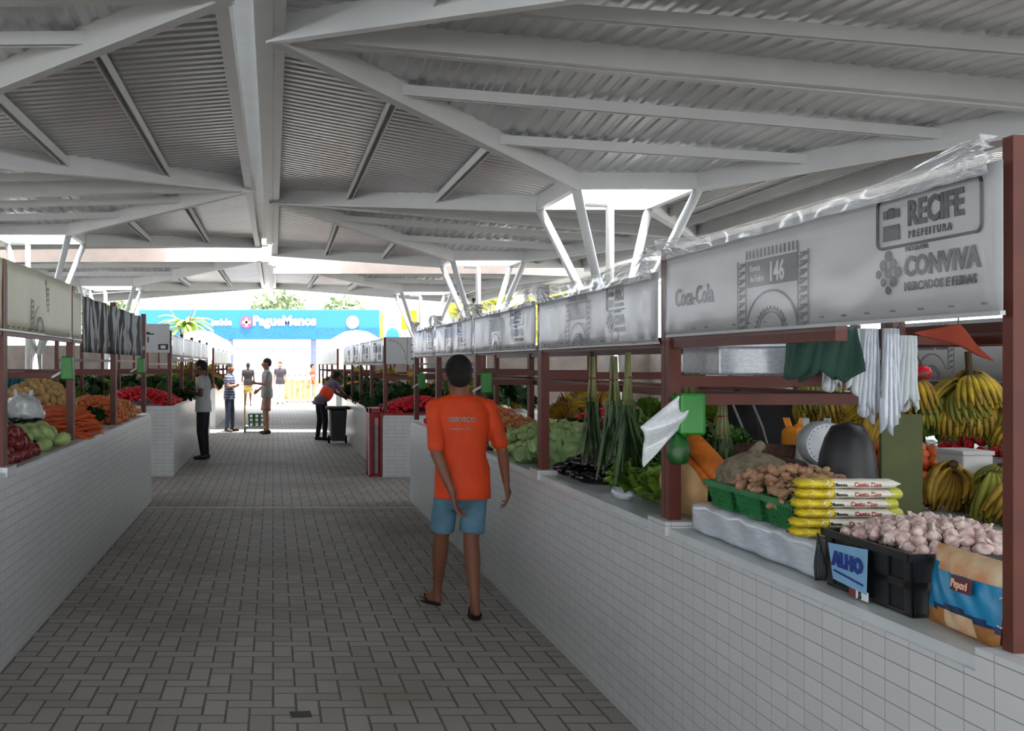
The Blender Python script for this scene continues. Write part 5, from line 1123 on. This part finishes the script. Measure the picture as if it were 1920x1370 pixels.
def tree(label, x, y, h, r, n, seed, mat, trunk=.12, palm=False):
    rr = random.Random(seed); t = thing('street_tree', label, 'tree', (x, y, 0)); th = h-r*.9
    MB().tube([(0, 0, 0), (.1*r, 0, th*.5), (0, .05, th)], [trunk, trunk*.8, trunk*.6], 10).obj('trunk', mTrunk, t, True)
    for k in range(3): a = k*2.1+seed; MB().tube([(0, 0, th*.7), (math.cos(a)*r*.35, math.sin(a)*r*.35, th+r*.2), (math.cos(a)*r*.6, math.sin(a)*r*.6, th+r*.6)], [trunk*.5, trunk*.35, trunk*.15], 7).obj('branch', mTrunk, t, True)
    m = MB()
    if palm:
        for k in range(n):
            a = rr.random()*6.28; el = rr.uniform(-.2, 1.1); ca, sa = math.cos(a), math.sin(a)
            m.grid(lambda u, v: (ca*r*v-sa*(u-.5)*.22*math.sin(PI*(v*.9+.1)), sa*r*v+ca*(u-.5)*.22*math.sin(PI*(v*.9+.1)), th+r*(el*v-.75*v*v)+abs(u-.5)*-.1), 2, 7)
    else:
        for k in range(n):
            d = Vector((rr.gauss(0, 1), rr.gauss(0, 1), rr.gauss(0, .8))); d = d.normalized()*r*rr.random()**.4; c = d+Vector((0, 0, h-r*.6)); s = rr.uniform(.1, .22); e = Euler((rr.random()*6, rr.random()*6, 0)).to_matrix()
            m.add([c+e @ Vector(p)*s for p in ((-1, -.5, 0), (1, -.5, .15), (1.1, .5, 0), (-.9, .5, .1))], [(0, 1, 2, 3)])
    m.obj('foliage', mat, t); return t
tree('palm like tree in front of the left end of the billboard', -3.75, 46, 4.35, 1.2, 40, 1, mTreeL, .1, True)
tree('yellow green tree right of the yellow house', 9.2, 47, 4.6, 1.5, 900, 2, M('tree_leaf_yellow', (188, 190, 50), .6, 0, .25, 1.5)); tree('second yellow green tree farther right', 12.2, 47, 4.4, 1.5, 700, 3, MC['tree_leaf_yellow'])
tree('dull green tree rising above the middle of the billboard', .3, 63, 5.3, 2.0, 900, 4, mTreeD); tree('dull green tree above the right half of the billboard', 4.2, 63, 5.0, 1.8, 700, 5, mTreeD)
tree('dull green tree behind the left end of the billboard', -9.8, 62, 5.6, 1.7, 700, 6, mTreeD)
# white fence at the end of the aisle
t = thing('street_fence', 'white railing fence across the sunny end of the aisle', 'fence', (1.0, 43.5, 0))
for q in range(14): MB().box(-.8+q*.22, -.76+q*.22, 0, .04, 0, 1.15).obj('bar', mWhite, t)
for z in (.1, 1.1): MB().box(-.85, 2.15, .0, .04, z, z+.05).obj('rail', mWhite, t)
t = thing('orange_planter', 'row of orange and tan goods behind the white fence', 'goods', (1.2, 44.6, 0)); bev(MB().box(-.9, 1.4, 0, .5, 0, .95).obj('display', M('tan_goods', (206, 160, 110), .8, 0, .4, 4, col2=(200, 100, 60)), t), .03); t.name = 'goods_display'
for q, x in enumerate((-3.1, 3.0)):
    t = thing('market_awning', ['white awning at the left of the sunny end', 'white awning below the right end of the billboard'][q], 'awning', (x+(.5 if q else 0), 45, 0))
    MB().loft([(2.0, 0, 0, 1.6, 1.4), (2.5, 0, 0, 1.3, 1.1), (2.95, 0, 0, .5, .4), (3.02, 0, 0, .05, .05)], 20).obj('canopy', mWhite, t, True)
    for sx in (-1, 1):
        for sy in (-1, 1): MB().tube([(sx*1.0, sy*.85, 0), (sx*1.0, sy*.85, 2.05)], .03, 8).obj('pole', mSteel, t)
